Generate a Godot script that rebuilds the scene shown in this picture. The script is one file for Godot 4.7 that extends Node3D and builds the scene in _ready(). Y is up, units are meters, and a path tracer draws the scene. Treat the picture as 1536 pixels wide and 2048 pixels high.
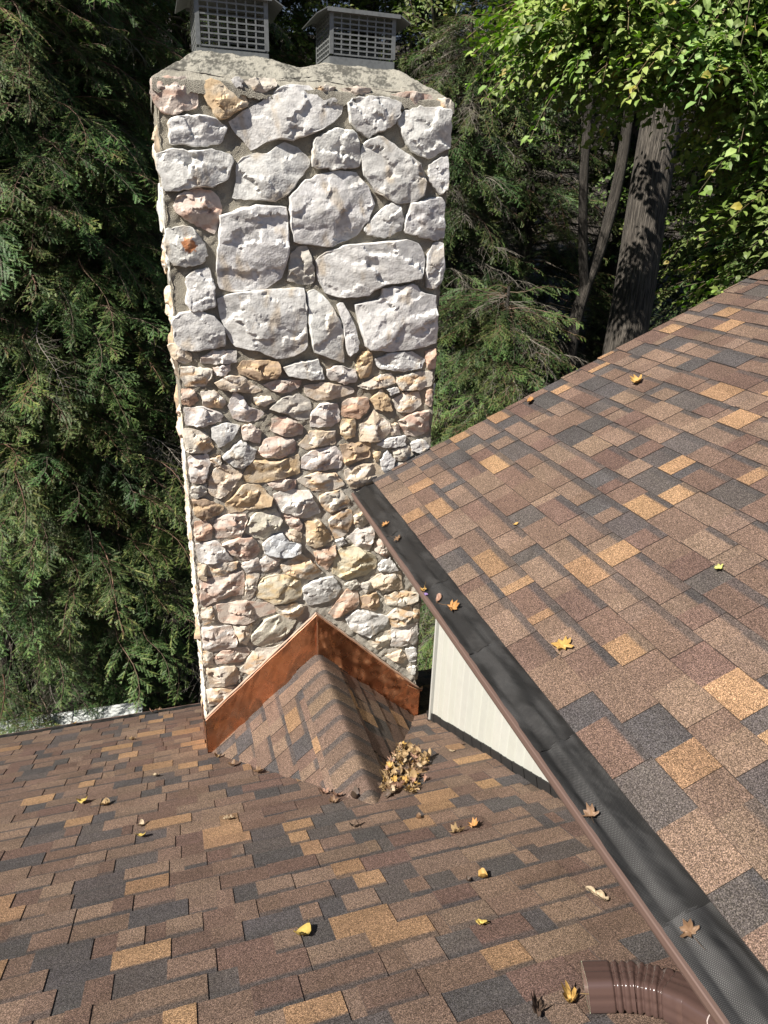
extends Node3D
# A fieldstone chimney at the low edge of a shingled roof, with a copper-flashed cricket in front of it,
# a side wing with gutter on the right, and hemlock woods behind. Metres; chimney front face lies at z = 0, x 0 to 1.55.

const WIDE := 1.55          # chimney width
const TALL := 4.135         # height of its front edge above the roof line at its foot
const DEEP := 1.0
const PITCH := 0.505        # main roof: y = PITCH * z
const WING_PITCH := 0.4795
const LIP := Vector3(1.0042, 1.9268, 0.0)   # gutter lip line of the wing
const WALL_X := 1.6165
const CRICKET_Y := 0.719
const EXPOSED := 0.143      # shingle exposure

var rng := RandomNumberGenerator.new()
var camera: Camera3D
var taken := {}
var M := {}
var blotch: FastNoiseLite
var rough: FastNoiseLite
var chimney: Node3D

# ---------------------------------------------------------------- helpers
class Shape:
	var p := PackedVector3Array()
	var n := PackedVector3Array()
	var c := PackedColorArray()
	var t := PackedVector2Array()
	var i := PackedInt32Array()
	func tri(a: Vector3, b: Vector3, d: Vector3, out: Vector3, col: Array, uv: Array = []) -> void:
		var k := (b - a).cross(d - a)
		if k.length_squared() < 1e-18:
			return
		var flip := k.dot(out) > 0.0
		var nn := (k if flip else -k).normalized()
		var s := p.size()
		p.append(a); p.append(b); p.append(d)
		for j in 3:
			n.append(nn)
			c.append(col[j % col.size()])
			t.append(uv[j] if uv.size() == 3 else Vector2.ZERO)
		i.append(s)
		if flip:
			i.append(s + 2); i.append(s + 1)
		else:
			i.append(s + 1); i.append(s + 2)
	func quad(a: Vector3, b: Vector3, d: Vector3, e: Vector3, out: Vector3, col: Array, uv: Array = []) -> void:
		var cc := col if col.size() == 4 else [col[0], col[0], col[0], col[0]]
		var has := uv.size() == 4
		tri(a, b, d, out, [cc[0], cc[1], cc[2]], [uv[0], uv[1], uv[2]] if has else [])
		tri(a, d, e, out, [cc[0], cc[2], cc[3]], [uv[0], uv[2], uv[3]] if has else [])
	func box(at: Transform3D, size: Vector3, col := Color.WHITE) -> void:
		var h := size * 0.5
		for ax in 3:
			for sg in [-1.0, 1.0]:
				var o := Vector3.ZERO
				o[ax] = sg
				var u := Vector3.ZERO
				u[(ax + 1) % 3] = 1.0
				var v := Vector3.ZERO
				v[(ax + 2) % 3] = 1.0
				var q := []
				for k in [[-1, -1], [1, -1], [1, 1], [-1, 1]]:
					q.append(at * ((o + u * k[0] + v * k[1]) * h))
				var sx := size[(ax + 1) % 3]
				var sy := size[(ax + 2) % 3]
				quad(q[0], q[1], q[2], q[3], at.basis * o, [col], [Vector2(0, 0), Vector2(sx, 0), Vector2(sx, sy), Vector2(0, sy)])
	# a smooth sheet of rows of points; «out» is asked for the outward side through the winding flag
	func sheet(rows: Array, closed: bool, flip: bool, cols: Array = [], uvs: Array = []) -> void:
		var s := p.size()
		var w: int = rows[0].size()
		for r in rows.size():
			for k in w:
				p.append(rows[r][k]); n.append(Vector3.ZERO)
				c.append(cols[r][k] if cols.size() else Color.WHITE)
				t.append(uvs[r][k] if uvs.size() else Vector2.ZERO)
		for r in rows.size() - 1:
			for k in (w if closed else w - 1):
				var a := s + r * w + k
				var b := s + r * w + (k + 1) % w
				var d := b + w
				var e := a + w
				for q in [[a, b, d], [a, d, e]]:
					var x: int = q[0]
					var y: int = q[2] if flip else q[1]
					var z: int = q[1] if flip else q[2]
					i.append(x); i.append(y); i.append(z)
					var k2 := (p[z] - p[x]).cross(p[y] - p[x])
					n[x] += k2; n[y] += k2; n[z] += k2
		for k in range(s, p.size()):
			n[k] = n[k].normalized() if n[k].length_squared() > 1e-20 else Vector3.UP
	func face(a: int, b: int, d: int, out: Vector2, wall: bool) -> void:   # one triangle of a stone, turned outwards
		var k := (p[b] - p[a]).cross(p[d] - p[a])
		var want := Vector3(out.x, out.y, 0) if wall else Vector3(0, 0, 1)
		if k.dot(want) < 0.0:
			var h := b
			b = d
			d = h
			k = -k
		i.append(a); i.append(d); i.append(b)
		n[a] += k; n[b] += k; n[d] += k
	func tube(path: Array, radii: Array, sides: int, col := Color.WHITE) -> void:
		var rows := []
		var cols := []
		var uvs := []
		var far := 0.0
		var last := Vector3.ZERO
		for k in path.size():
			var d: Vector3 = (path[mini(k + 1, path.size() - 1)] - path[maxi(k - 1, 0)]).normalized()
			var side := d.cross(Vector3(0.31, 0.2, 0.93) if absf(d.z) < 0.8 else Vector3(0, 1, 0)).normalized()
			if k > 0:
				side = (last - d * last.dot(d)).normalized()
				far += path[k].distance_to(path[k - 1])
			last = side
			var up := side.cross(d)
			var row := []
			var crow := []
			var urow := []
			for a in sides:
				var g := TAU * a / sides
				row.append(path[k] + (side * cos(g) + up * sin(g)) * radii[k])
				crow.append(col)
				urow.append(Vector2(float(a) / sides, far))
			rows.append(row); cols.append(crow); uvs.append(urow)
		sheet(rows, true, false, cols, uvs)
	func mesh(m: Material) -> ArrayMesh:
		var a := []
		a.resize(Mesh.ARRAY_MAX)
		a[Mesh.ARRAY_VERTEX] = p
		a[Mesh.ARRAY_NORMAL] = n
		a[Mesh.ARRAY_COLOR] = c
		a[Mesh.ARRAY_TEX_UV] = t
		a[Mesh.ARRAY_INDEX] = i
		var am := ArrayMesh.new()
		am.add_surface_from_arrays(Mesh.PRIMITIVE_TRIANGLES, a)
		am.surface_set_material(0, m)
		return am

func numbered(parent: Node, called: String) -> String:
	var key := "%d/%s" % [parent.get_instance_id(), called]
	if not taken.has(key):
		taken[key] = 0
		return called
	taken[key] += 1
	return "%s_%03d" % [called, taken[key]]

func tag(o: Node, label: String, category: String, group := "") -> Node:
	o.set_meta("label", label)
	o.set_meta("category", category)
	if group:
		o.set_meta("group", group)
	return o

func thing(called: String, label: String, category: String, at := Vector3.ZERO, group := "") -> Node3D:
	var o := Node3D.new()
	o.name = numbered(self, called)
	add_child(o, true)
	o.position = at
	tag(o, label, category, group)
	return o

func put(called: String, mesh: Mesh, parent: Node, at := Transform3D(), kind := "") -> MeshInstance3D:
	var o := MeshInstance3D.new()
	o.mesh = mesh
	o.name = numbered(parent, called)
	parent.add_child(o, true)
	o.transform = at
	if kind:
		o.set_meta("kind", kind)
	return o

func lin(r: float, g: float, b: float) -> Color:
	return Color(r, g, b)

func srgb(r: float, g: float, b: float) -> Color:
	return Color(r, g, b).linear_to_srgb()

func vary(col: Color, by: float) -> Color:
	var k := 1.0 + rng.randf_range(-by, by)
	return Color(col.r * k, col.g * k * (1.0 + rng.randf_range(-by, by) * 0.15), col.b * k * (1.0 + rng.randf_range(-by, by) * 0.25))

func noise(seed_: int, freq: float, octaves := 4, kind := FastNoiseLite.TYPE_SIMPLEX_SMOOTH, ridged := false) -> FastNoiseLite:
	var f := FastNoiseLite.new()
	f.seed = seed_
	f.noise_type = kind
	f.frequency = freq
	f.fractal_octaves = octaves
	f.fractal_type = FastNoiseLite.FRACTAL_RIDGED if ridged else FastNoiseLite.FRACTAL_FBM
	return f

func ntex(f: FastNoiseLite, stops: Array, cols: Array, side := 512) -> NoiseTexture2D:
	var t := NoiseTexture2D.new()
	t.width = side
	t.height = side
	t.seamless = true
	t.noise = f
	if stops.size():
		var g := Gradient.new()
		g.offsets = PackedFloat32Array(stops)
		g.colors = PackedColorArray(cols)
		t.color_ramp = g
	return t

func grey(v: float) -> Color:
	return Color(v, v, v).linear_to_srgb()

func mat(col: Color, roughness := 0.8, metallic := 0.0) -> StandardMaterial3D:
	var m := StandardMaterial3D.new()
	m.albedo_color = col
	m.roughness = roughness
	m.metallic = metallic
	m.cull_mode = BaseMaterial3D.CULL_DISABLED
	return m

func triplanar(m: StandardMaterial3D, scale_: float, tex: Texture2D, height: Texture2D = null, cm := 0.5) -> StandardMaterial3D:
	m.uv1_triplanar = true
	m.uv1_scale = Vector3.ONE * scale_
	m.albedo_texture = tex
	if height:
		m.heightmap_enabled = true
		m.heightmap_texture = height
		m.heightmap_scale = cm
	return m

func granules(side: int, seed_: int) -> ImageTexture:
	rng.seed = seed_
	var coarse := PackedFloat32Array()
	var half := side / 2
	for k in half * half:
		coarse.append(rng.randf())
	var bytes := PackedByteArray()
	bytes.resize(side * side * 3)
	var look := PackedInt32Array()
	for k in 256:
		var q := k / 255.0
		var v := 0.08 + 0.34 * q if q < 0.55 else 0.3 + 1.3 * (q - 0.55)
		look.append(int(255.0 * Color(v, v, v).linear_to_srgb().r))
	var at := 0
	for y in side:
		for x in side:
			var q: float = 0.7 * rng.randf() + 0.3 * coarse[(y >> 1) * half + (x >> 1)]
			q = clampf((q - 0.5) * 1.4 + 0.5, 0.0, 1.0)
			var v := look[int(q * 255.0)]
			bytes[at] = v
			bytes[at + 1] = v
			bytes[at + 2] = clampi(v + 6 - (rng.randi() & 15), 0, 255)
			at += 3
	return ImageTexture.create_from_image(Image.create_from_data(side, side, false, Image.FORMAT_RGB8, bytes))

func on_screen(at: Vector3) -> Vector3:   # picture place (0..1, 0..1) and distance, for choosing which pieces show largest
	var q := camera.transform.affine_inverse() * at
	if q.z > -0.05:
		return Vector3(-9, -9, 99)
	var k := 0.5 / tan(deg_to_rad(camera.fov) * 0.5)
	return Vector3(0.5 + q.x / -q.z * k * 4.0 / 3.0, 0.5 - q.y / -q.z * k, -q.z)

# ---------------------------------------------------------------- shingles
const TONES := [[0.35, 0.218, 0.126], [0.295, 0.182, 0.108], [0.185, 0.125, 0.096], [0.16, 0.105, 0.083], [0.152, 0.098, 0.08], [0.088, 0.08, 0.08], [0.105, 0.09, 0.086], [0.2, 0.14, 0.108], [0.222, 0.154, 0.115]]

class Plane2:
	var o: Vector3
	var u: Vector3
	var v: Vector3
	var n: Vector3
	func at(a: float, b: float, h: float) -> Vector3:
		return o + u * a + v * b + n * h

func slab(pl: Plane2, u0: float, u1: float, v0: float, lift: float, tone: int, band: float, clip: PackedVector2Array) -> ArrayMesh:
	var sh := Shape.new()
	var tn: Array = TONES[tone]
	var base := vary(Color(tn[0] * 2.0, tn[1] * 2.0, tn[2] * 2.0), 0.09)
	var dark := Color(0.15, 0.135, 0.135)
	var v1 := v0 + EXPOSED + 0.018
	var shift := Vector2(rng.randf() * 7.0, rng.randf() * 7.0)
	var top := lift + 0.0055
	var slope := 0.006 / (v1 - v0)
	var edge_jog := rng.randf_range(-0.0015, 0.0015)
	var cut := v0 + EXPOSED * (0.72 + rng.randf_range(-0.06, 0.05))
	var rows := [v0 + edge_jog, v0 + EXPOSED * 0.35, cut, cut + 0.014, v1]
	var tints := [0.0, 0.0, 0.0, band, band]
	var all := PackedVector2Array([Vector2(u0, rows[0]), Vector2(u1, rows[0]), Vector2(u1, v1), Vector2(u0, v1)])
	for k in 4:
		var rect := PackedVector2Array([Vector2(u0, rows[k]), Vector2(u1, rows[k]), Vector2(u1, rows[k + 1]), Vector2(u0, rows[k + 1])])
		var polys := [rect]
		if clip.size():
			polys = Geometry2D.intersect_polygons(rect, clip)
		for poly in polys:
			var ids := Geometry2D.triangulate_polygon(poly)
			for q in range(0, ids.size(), 3):
				var ps := []
				var cs := []
				var us := []
				for j in 3:
					var w: Vector2 = poly[ids[q + j]]
					ps.append(pl.at(w.x, w.y, top - slope * (w.y - v0)))
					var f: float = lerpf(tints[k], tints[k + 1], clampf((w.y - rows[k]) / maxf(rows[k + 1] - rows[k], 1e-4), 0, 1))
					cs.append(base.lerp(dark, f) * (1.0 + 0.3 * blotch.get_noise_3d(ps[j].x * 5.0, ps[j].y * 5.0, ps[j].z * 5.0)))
					us.append((w + shift) / 1.536)
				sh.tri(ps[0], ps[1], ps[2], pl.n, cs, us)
	var rims := [all]
	if clip.size():
		rims = Geometry2D.intersect_polygons(all, clip)
	for rim in rims:
		var mid := Vector2.ZERO
		for w in rim:
			mid += w / rim.size()
		for k in rim.size():
			var a: Vector2 = rim[k]
			var b: Vector2 = rim[(k + 1) % rim.size()]
			var m := (a + b) * 0.5
			if m.y > v1 - 0.003:
				continue
			var ha := top - slope * (a.y - v0)
			var hb := top - slope * (b.y - v0)
			var out := pl.u * (m - mid).x + pl.v * (m - mid).y
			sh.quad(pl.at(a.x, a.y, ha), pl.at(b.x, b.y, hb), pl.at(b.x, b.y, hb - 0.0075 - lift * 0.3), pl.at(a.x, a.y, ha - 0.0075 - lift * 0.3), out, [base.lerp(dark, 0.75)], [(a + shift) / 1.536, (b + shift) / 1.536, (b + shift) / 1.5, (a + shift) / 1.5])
	return null if sh.p.is_empty() else sh.mesh(M.shingle)

# Lays courses of laminated shingles. Tabs alternate between raised teeth and the sheet below them.
func lay(parent: Node, pl: Plane2, from_u: float, to_u: float, from_v: float, to_v: float, around: bool, clip: PackedVector2Array, most: int, seed_: int, wide := 1.0) -> void:
	rng.seed = seed_
	var all := []
	var course := 0
	var v := from_v
	var last_tone := 0
	while v < to_v - 0.01:
		var u := from_u - rng.randf() * 0.3
		var tooth := rng.randf() < 0.5
		while u < to_u:
			var w := rng.randf_range(0.085, 0.235) * wide
			if rng.randf() < 0.2:
				w = rng.randf_range(0.05, 0.1) * wide
			var u0 := maxf(u, from_u)
			var u1 := minf(u + w, to_u)
			u += w
			var r := rng.randf()
			var tone: int
			if tooth:
				tone = [0, 1, 8, 2, 7, 8, 3, 4, 2, 7, 2][int(r * 11.0)]
			else:
				tone = [5, 6, 2, 3, 4, 2, 7, 3, 6, 2, 8][int(r * 11.0)]
			if tone == last_tone and rng.randf() < 0.7:
				tone = (tone + 3) % TONES.size()
			last_tone = tone
			var band := 0.0
			if rng.randf() < 0.68:
				band = rng.randf_range(0.6, 1.0)
			var lift := (0.004 if tooth else 0.0) + rng.randf_range(0.0, 0.0008)
			tooth = not tooth
			if u1 - u0 < 0.012:
				continue
			var mid := Vector2((u0 + u1) * 0.5, v + EXPOSED * 0.5)
			if around and covered(pl.at(mid.x, mid.y, 0.0)):
				continue
			var m := slab(pl, u0, u1, v, lift, tone, band, clip)
			if m == null:
				continue
			var s := on_screen(pl.at(mid.x, mid.y, 0.0))
			var seen := s.x > -0.03 and s.x < 1.03 and s.y > -0.03 and s.y < 1.03
			all.append([(u1 - u0) / (s.z * s.z) if seen else 0.0, m])
		v += EXPOSED
		course += 1
	all.sort_custom(func(a, b): return a[0] > b[0])
	var rest := Shape.new()
	for k in all.size():
		if k < most and all[k][0] > 0.0:
			put("shingle", all[k][1], parent)
		else:
			var a: Array = all[k][1].surface_get_arrays(0)
			var s := rest.p.size()
			rest.p.append_array(a[Mesh.ARRAY_VERTEX]); rest.n.append_array(a[Mesh.ARRAY_NORMAL])
			rest.c.append_array(a[Mesh.ARRAY_COLOR]); rest.t.append_array(a[Mesh.ARRAY_TEX_UV])
			for q in a[Mesh.ARRAY_INDEX]:
				rest.i.append(q + s)
	if rest.p.size():
		put("shingles", rest.mesh(M.shingle), parent, Transform3D(), "stuff")

# ---------------------------------------------------------------- stones
const STONE := {"white": [0.68, 0.68, 0.66], "pale": [0.66, 0.63, 0.59], "cream": [0.64, 0.59, 0.51], "rose": [0.62, 0.54, 0.47], "tan": [0.58, 0.48, 0.36], "amber": [0.56, 0.42, 0.26], "gold": [0.62, 0.565, 0.43], "rust": [0.52, 0.35, 0.25], "brown": [0.42, 0.32, 0.23], "grey": [0.48, 0.46, 0.41], "olive": [0.54, 0.51, 0.42], "blue": [0.65, 0.68, 0.7], "spot": [0.66, 0.66, 0.62], "bark": [0.2, 0.16, 0.12]}
const STAIN := {"white": [0.55, 0.54, 0.51], "pale": [0.58, 0.48, 0.41], "cream": [0.6, 0.43, 0.27], "rose": [0.54, 0.38, 0.3], "tan": [0.66, 0.6, 0.52], "amber": [0.66, 0.56, 0.42], "gold": [0.58, 0.46, 0.28], "rust": [0.6, 0.5, 0.42], "brown": [0.54, 0.4, 0.25], "grey": [0.58, 0.54, 0.47], "olive": [0.64, 0.6, 0.52], "blue": [0.5, 0.5, 0.49], "spot": [0.55, 0.24, 0.11], "bark": [0.34, 0.27, 0.19]}

var stone_no := 0

# One fieldstone from its outline on the wall (z is out of the wall), rounded at the rim and split-faced in front.
func stone_mesh(line: PackedVector2Array, kind: String, seed_: int) -> ArrayMesh:
	rng.seed = seed_
	var mid := Vector2.ZERO
	var area := 0.0
	for k in line.size():
		var a := line[k]
		var b := line[(k + 1) % line.size()]
		var cr := a.cross(b)
		area += cr
		mid += (a + b) * cr
	mid /= 3.0 * area
	area = absf(area) * 0.5
	var size := sqrt(area)
	var n := 44 if size > 0.16 else 32
	var curve := Curve2D.new()
	for k in line.size():
		var a := line[posmod(k - 1, line.size())]
		var b := line[k]
		var d := line[(k + 1) % line.size()]
		var tg := (d - a) * 0.06
		curve.add_point(b, -tg, tg)
	var a0 := line[line.size() - 1]
	var d0 := line[1]
	curve.add_point(line[0], -(d0 - a0) * 0.06, (d0 - a0) * 0.06)
	var far := curve.get_baked_length()
	var rim := []
	for k in n:
		var q := curve.sample_baked(far * k / n)
		q += (q - mid).normalized() * rough.get_noise_3d(q.x * 60.0, q.y * 60.0, seed_ * 7.0) * 0.012
		q += (q - mid).normalized() * 0.0055
		rim.append(q)
	var high := clampf(0.018 + size * 0.075, 0.02, 0.045) * rng.randf_range(0.85, 1.2)
	var white := kind == "white" or kind == "spot" or kind == "blue"
	var cuts := []
	for k in (4 if white else 6):
		var g := Vector2.from_angle(rng.randf() * TAU) * rng.randf_range(0.08, 0.2 if white else 0.55)
		cuts.append([g, rng.randf_range(0.9, 1.12) * high + g.length() * size * 0.06])
	var cst: Array = STONE[kind]
	var stn: Array = STAIN[kind]
	var c1 := vary(Color(cst[0], cst[1], cst[2]), 0.06)
	var c2 := Color(stn[0], stn[1], stn[2])
	var turn := rng.randf_range(-0.5, 0.5)
	var grain := rng.randf_range(-0.6, 0.6)
	var spread := rng.randf_range(-0.12, 0.16)
	var edge := minf(0.016, size * 0.075)
	var facets := []
	var count := 4 + int(size * 26.0)
	for k in count:
		facets.append([mid + Vector2(rng.randf_range(-1, 1), rng.randf_range(-1, 1)) * size * 0.62, rng.randf_range(-0.5, 0.5) * clampf(size * 0.06, 0.008, 0.018) * (0.6 if white else 1.0), Vector2.from_angle(rng.randf() * TAU) * (rng.randf_range(0.04, 0.3) if white else rng.randf_range(0.1, 0.5))])
	var long_way := rng.randf_range(1.2, 2.0)
	var rings := [[0.0, -0.03, -1.0], [0.0, 0.3, 0.0], [0.12, 0.72, 0.3], [0.4, 0.94, 0.7], [0.8, 1.0, 1.0]]
	var pts := PackedVector2Array()
	var zs := PackedFloat32Array()
	for r in rings.size():
		for k in n:
			var out: Vector2 = rim[k] - mid
			var q: Vector2 = mid + out * maxf(0.2, 1.0 - rings[r][0] * edge / out.length())
			pts.append(q)
			zs.append(rings[r][1] * high if r > 0 else -0.03)
	var inner := PackedVector2Array()
	for k in n:
		inner.append(pts[(rings.size() - 1) * n + k])
	var tight := PackedVector2Array()
	for q in inner:
		tight.append(mid + (q - mid) * (1.0 - 0.008 / maxf((q - mid).length(), 0.02)))
	var gap := clampf(size / 22.0, 0.0065, 0.0125)
	var low := inner[0]
	var top := inner[0]
	for q in inner:
		low = Vector2(minf(low.x, q.x), minf(low.y, q.y))
		top = Vector2(maxf(top.x, q.x), maxf(top.y, q.y))
	var core := inner.duplicate()
	var y := low.y
	while y < top.y:
		var x := low.x
		while x < top.x:
			var q := Vector2(x + rng.randf_range(-0.3, 0.3) * gap, y + rng.randf_range(-0.3, 0.3) * gap)
			if Geometry2D.is_point_in_polygon(q, tight):
				core.append(q)
				pts.append(q)
				zs.append(high)
			x += gap
		y += gap
	var sh := Shape.new()
	for k in pts.size():
		var q := pts[k]
		var z := zs[k]
		var ring := k / n
		var soft: float = rings[ring][2] if ring < rings.size() else 1.0
		if soft >= 0.0:
			var w0 := (q - mid).rotated(grain)
			var best := 1e9
			var next := 1e9
			var fc: Array = facets[0]
			var jig := Vector2(rough.get_noise_3d(q.x * 14.0, q.y * 14.0, seed_ * 2.3), rough.get_noise_3d(q.x * 14.0, q.y * 14.0, seed_ * 4.1)) * 0.03
			for f0 in facets:
				var dv: Vector2 = (q + jig - f0[0]).rotated(grain)
				dv.y *= long_way
				var dd := dv.length()
				if dd < best:
					next = best
					best = dd
					fc = f0
				elif dd < next:
					next = dd
			var bump: float = fc[1] + fc[2].dot(q - fc[0]) - 0.002 * exp(-(next - best) / 0.004)
			bump += rough.get_noise_3d(w0.x * 9.0, w0.y * 16.0, seed_ * 3.1) * 0.007 + rough.get_noise_3d(q.x * 26.0, q.y * 26.0, seed_ * 1.7) * 0.0028
			z += bump * soft
			for ct in cuts:
				z = minf(z, ct[1] - ct[0].dot(q - mid) + bump * 0.5)
			z = maxf(z, high * 0.12)
		var w := (q - mid).rotated(turn)
		var f := blotch.get_noise_3d(w.x * 7.0, w.y * 20.0, seed_ * 5.7) * 1.5 + spread + (0.1 if not white else -0.22)
		if kind == "spot":
			f = 1.0 if (q - mid - Vector2(0.02, 0.012)).length() < size * 0.2 + blotch.get_noise_2d(q.x * 60.0, q.y * 60.0) * 0.015 else 0.0
		var col := c1.lerp(c2, smoothstep(0.0, 0.75, f))
		if white:
			var vein := 1.0 - absf(blotch.get_noise_3d(w.x * 6.0, w.y * 13.0, seed_ * 8.9)) * 14.0
			col = col.lerp(Color(0.36, 0.35, 0.33), clampf(vein, 0.0, 1.0) * 0.5)
			col = col.lerp(Color(0.5, 0.4, 0.27), smoothstep(0.22, 0.5, blotch.get_noise_3d(w.x * 9.0, w.y * 3.5, seed_ * 6.1)) * 0.6)
			col = col.lerp(Color(0.4, 0.395, 0.38), smoothstep(0.05, 0.45, blotch.get_noise_3d(w.x * 4.0, w.y * 9.0, seed_ * 3.7)) * 0.55)
		col = col * (1.0 + blotch.get_noise_3d(q.x * 45.0, q.y * 45.0, 9.0 + seed_) * 0.14)
		sh.p.append(Vector3(q.x, q.y, z))
		sh.n.append(Vector3.ZERO)
		sh.c.append(col)
		sh.t.append(Vector2.ZERO)
	for r in rings.size() - 1:
		for k in n:
			var a := r * n + k
			var b := r * n + (k + 1) % n
			sh.face(a, b, b + n, (pts[a] + pts[b]) * 0.5 - mid, r < 1)
			sh.face(a, b + n, a + n, (pts[a] + pts[b]) * 0.5 - mid, r < 1)
	var ids := Geometry2D.triangulate_delaunay(core)
	var first := (rings.size() - 1) * n
	for k in range(0, ids.size(), 3):
		var g := (core[ids[k]] + core[ids[k + 1]] + core[ids[k + 2]]) / 3.0
		if ids[k] < n and ids[k + 1] < n and ids[k + 2] < n and not Geometry2D.is_point_in_polygon(g, inner):
			continue
		sh.face(first + ids[k], first + ids[k + 1], first + ids[k + 2], Vector2.ZERO, false)
	# split rock: mostly flat faces, a little softened
	var cut_face := Shape.new()
	for k in range(0, sh.i.size(), 3):
		var a := sh.i[k]
		var b := sh.i[k + 1]
		var d := sh.i[k + 2]
		var fn := (sh.p[d] - sh.p[a]).cross(sh.p[b] - sh.p[a])
		if fn.length_squared() < 1e-18:
			continue
		fn = fn.normalized()
		for v in [a, b, d]:
			cut_face.i.append(cut_face.p.size())
			cut_face.p.append(sh.p[v])
			var soft_n: Vector3 = sh.n[v].normalized() if sh.n[v].length_squared() > 1e-20 else fn
			cut_face.n.append((fn * 0.65 + soft_n * 0.35).normalized())
			cut_face.c.append(sh.c[v])
			cut_face.t.append(Vector2.ZERO)
	return cut_face.mesh(M.stone)

func rubble(kind: String, mm: Array) -> void:
	var line := PackedVector2Array()
	for k in range(0, mm.size(), 2):
		line.append(Vector2(mm[k], mm[k + 1]) * 0.001)
	stone_no += 1
	put("stone", stone_mesh(line, kind, 100 + stone_no), chimney)

func side_rubble(left: bool) -> void:   # the chimney's side faces: rough courses of the same stone
	rng.seed = 77 if left else 78
	var kinds := ["white", "pale", "cream", "rose", "tan", "cream", "white", "brown"]
	var y := 0.0 - 0.45
	var face := Transform3D(Basis(Vector3(0, 0, 1), Vector3.UP, Vector3(-1, 0, 0)), Vector3(0.018, 0, -DEEP)) if left else Transform3D(Basis(Vector3(0, 0, -1), Vector3.UP, Vector3(1, 0, 0)), Vector3(WIDE, 0, 0))
	var rest := Shape.new()
	while y < 4.02:
		var big := y > 2.15
		var h := rng.randf_range(0.2, 0.36) if big else rng.randf_range(0.09, 0.16)
		h = minf(h, 4.06 - y)
		if h < 0.05:
			break
		var z := 0.015
		while z < DEEP - 0.03:
			var w := rng.randf_range(0.25, 0.45) if big else rng.randf_range(0.14, 0.26)
			if DEEP - 0.012 - z - w < 0.1:
				w = DEEP - 0.012 - z
			var line := PackedVector2Array()
			var cx := z + w * 0.5
			var cy := y + h * 0.5
			for k in 9:
				var g := TAU * k / 9.0 + rng.randf_range(-0.2, 0.2)
				var d := Vector2(cos(g), sin(g))
				d = d / pow(pow(absf(d.x), 4.0) + pow(absf(d.y), 4.0), 0.25)
				line.append(Vector2(cx + d.x * (w * 0.5 - 0.012) * rng.randf_range(0.88, 1.0), cy + d.y * (h * 0.5 - 0.01) * rng.randf_range(0.85, 1.0)))
			var kind: String = kinds[rng.randi() % kinds.size()]
			if left and z > 0.6 and big and rng.randf() < 0.5:
				kind = "bark"
			stone_no += 1
			var keep := rng.state
			var m := stone_mesh(line, kind, 100 + stone_no)
			rng.state = keep
			if left:
				put("stone", m, chimney, face)
			else:
				var a: Array = m.surface_get_arrays(0)
				var s := rest.p.size()
				for q in a[Mesh.ARRAY_VERTEX]:
					rest.p.append(face * q)
				for q in a[Mesh.ARRAY_NORMAL]:
					rest.n.append(face.basis * q)
				rest.c.append_array(a[Mesh.ARRAY_COLOR]); rest.t.append_array(a[Mesh.ARRAY_TEX_UV])
				for q in a[Mesh.ARRAY_INDEX]:
					rest.i.append(q + s)
			z += w
		y += h
	if not left:
		put("side_rubble", rest.mesh(M.stone), chimney, Transform3D(), "stuff")

func mortar_face(at: Transform3D, wide: float, low: float, high: float) -> void:
	var rows := []
	var cols := []
	var nx := int(wide / 0.022)
	var ny := int((high - low) / 0.022)
	for r in ny + 1:
		var row := []
		var crow := []
		for k in nx + 1:
			var q := Vector2(wide * k / nx, lerpf(low, high, float(r) / ny))
			var z := -0.004 + rough.get_noise_2d(q.x * 22.0, q.y * 22.0) * 0.014 + rough.get_noise_2d(q.x * 90.0, q.y * 90.0) * 0.005
			row.append(at * Vector3(q.x, q.y, z))
			var f := blotch.get_noise_2d(q.x * 6.0, q.y * 6.0)
			var old := smoothstep(1.6, 2.6, q.y)
			crow.append(Color(0.5, 0.47, 0.41).lerp(Color(0.34, 0.315, 0.255), old) * (1.0 + f * 0.35))
		rows.append(row)
		cols.append(crow)
	var sh := Shape.new()
	sh.sheet(rows, false, true, cols)
	put("mortar", sh.mesh(M.mortar), chimney)

func crown_y(x: float, z: float) -> float:
	var e := minf(minf(x, WIDE - x), minf(-z, DEEP + z)) + 0.03
	var sum := 0.0
	for flue in [[0.41, 0.2], [1.1, 0.2]]:
		var dx: float = maxf(absf(x - flue[0]) - flue[1], 0.0)
		var dz: float = maxf(absf(z + 0.43) - 0.21, 0.0)
		sum += exp((0.185 - sqrt(dx * dx + dz * dz) * 0.34) * 50.0)
	var rise := log(sum) / 50.0
	rise = -log(exp(-rise * 45.0) + exp(-e * 0.74 * 45.0)) / 45.0
	return TALL + 0.008 + rise + rough.get_noise_2d(x * 6.0, z * 6.0) * 0.01 + rough.get_noise_2d(x * 45.0, z * 45.0) * 0.004

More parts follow.
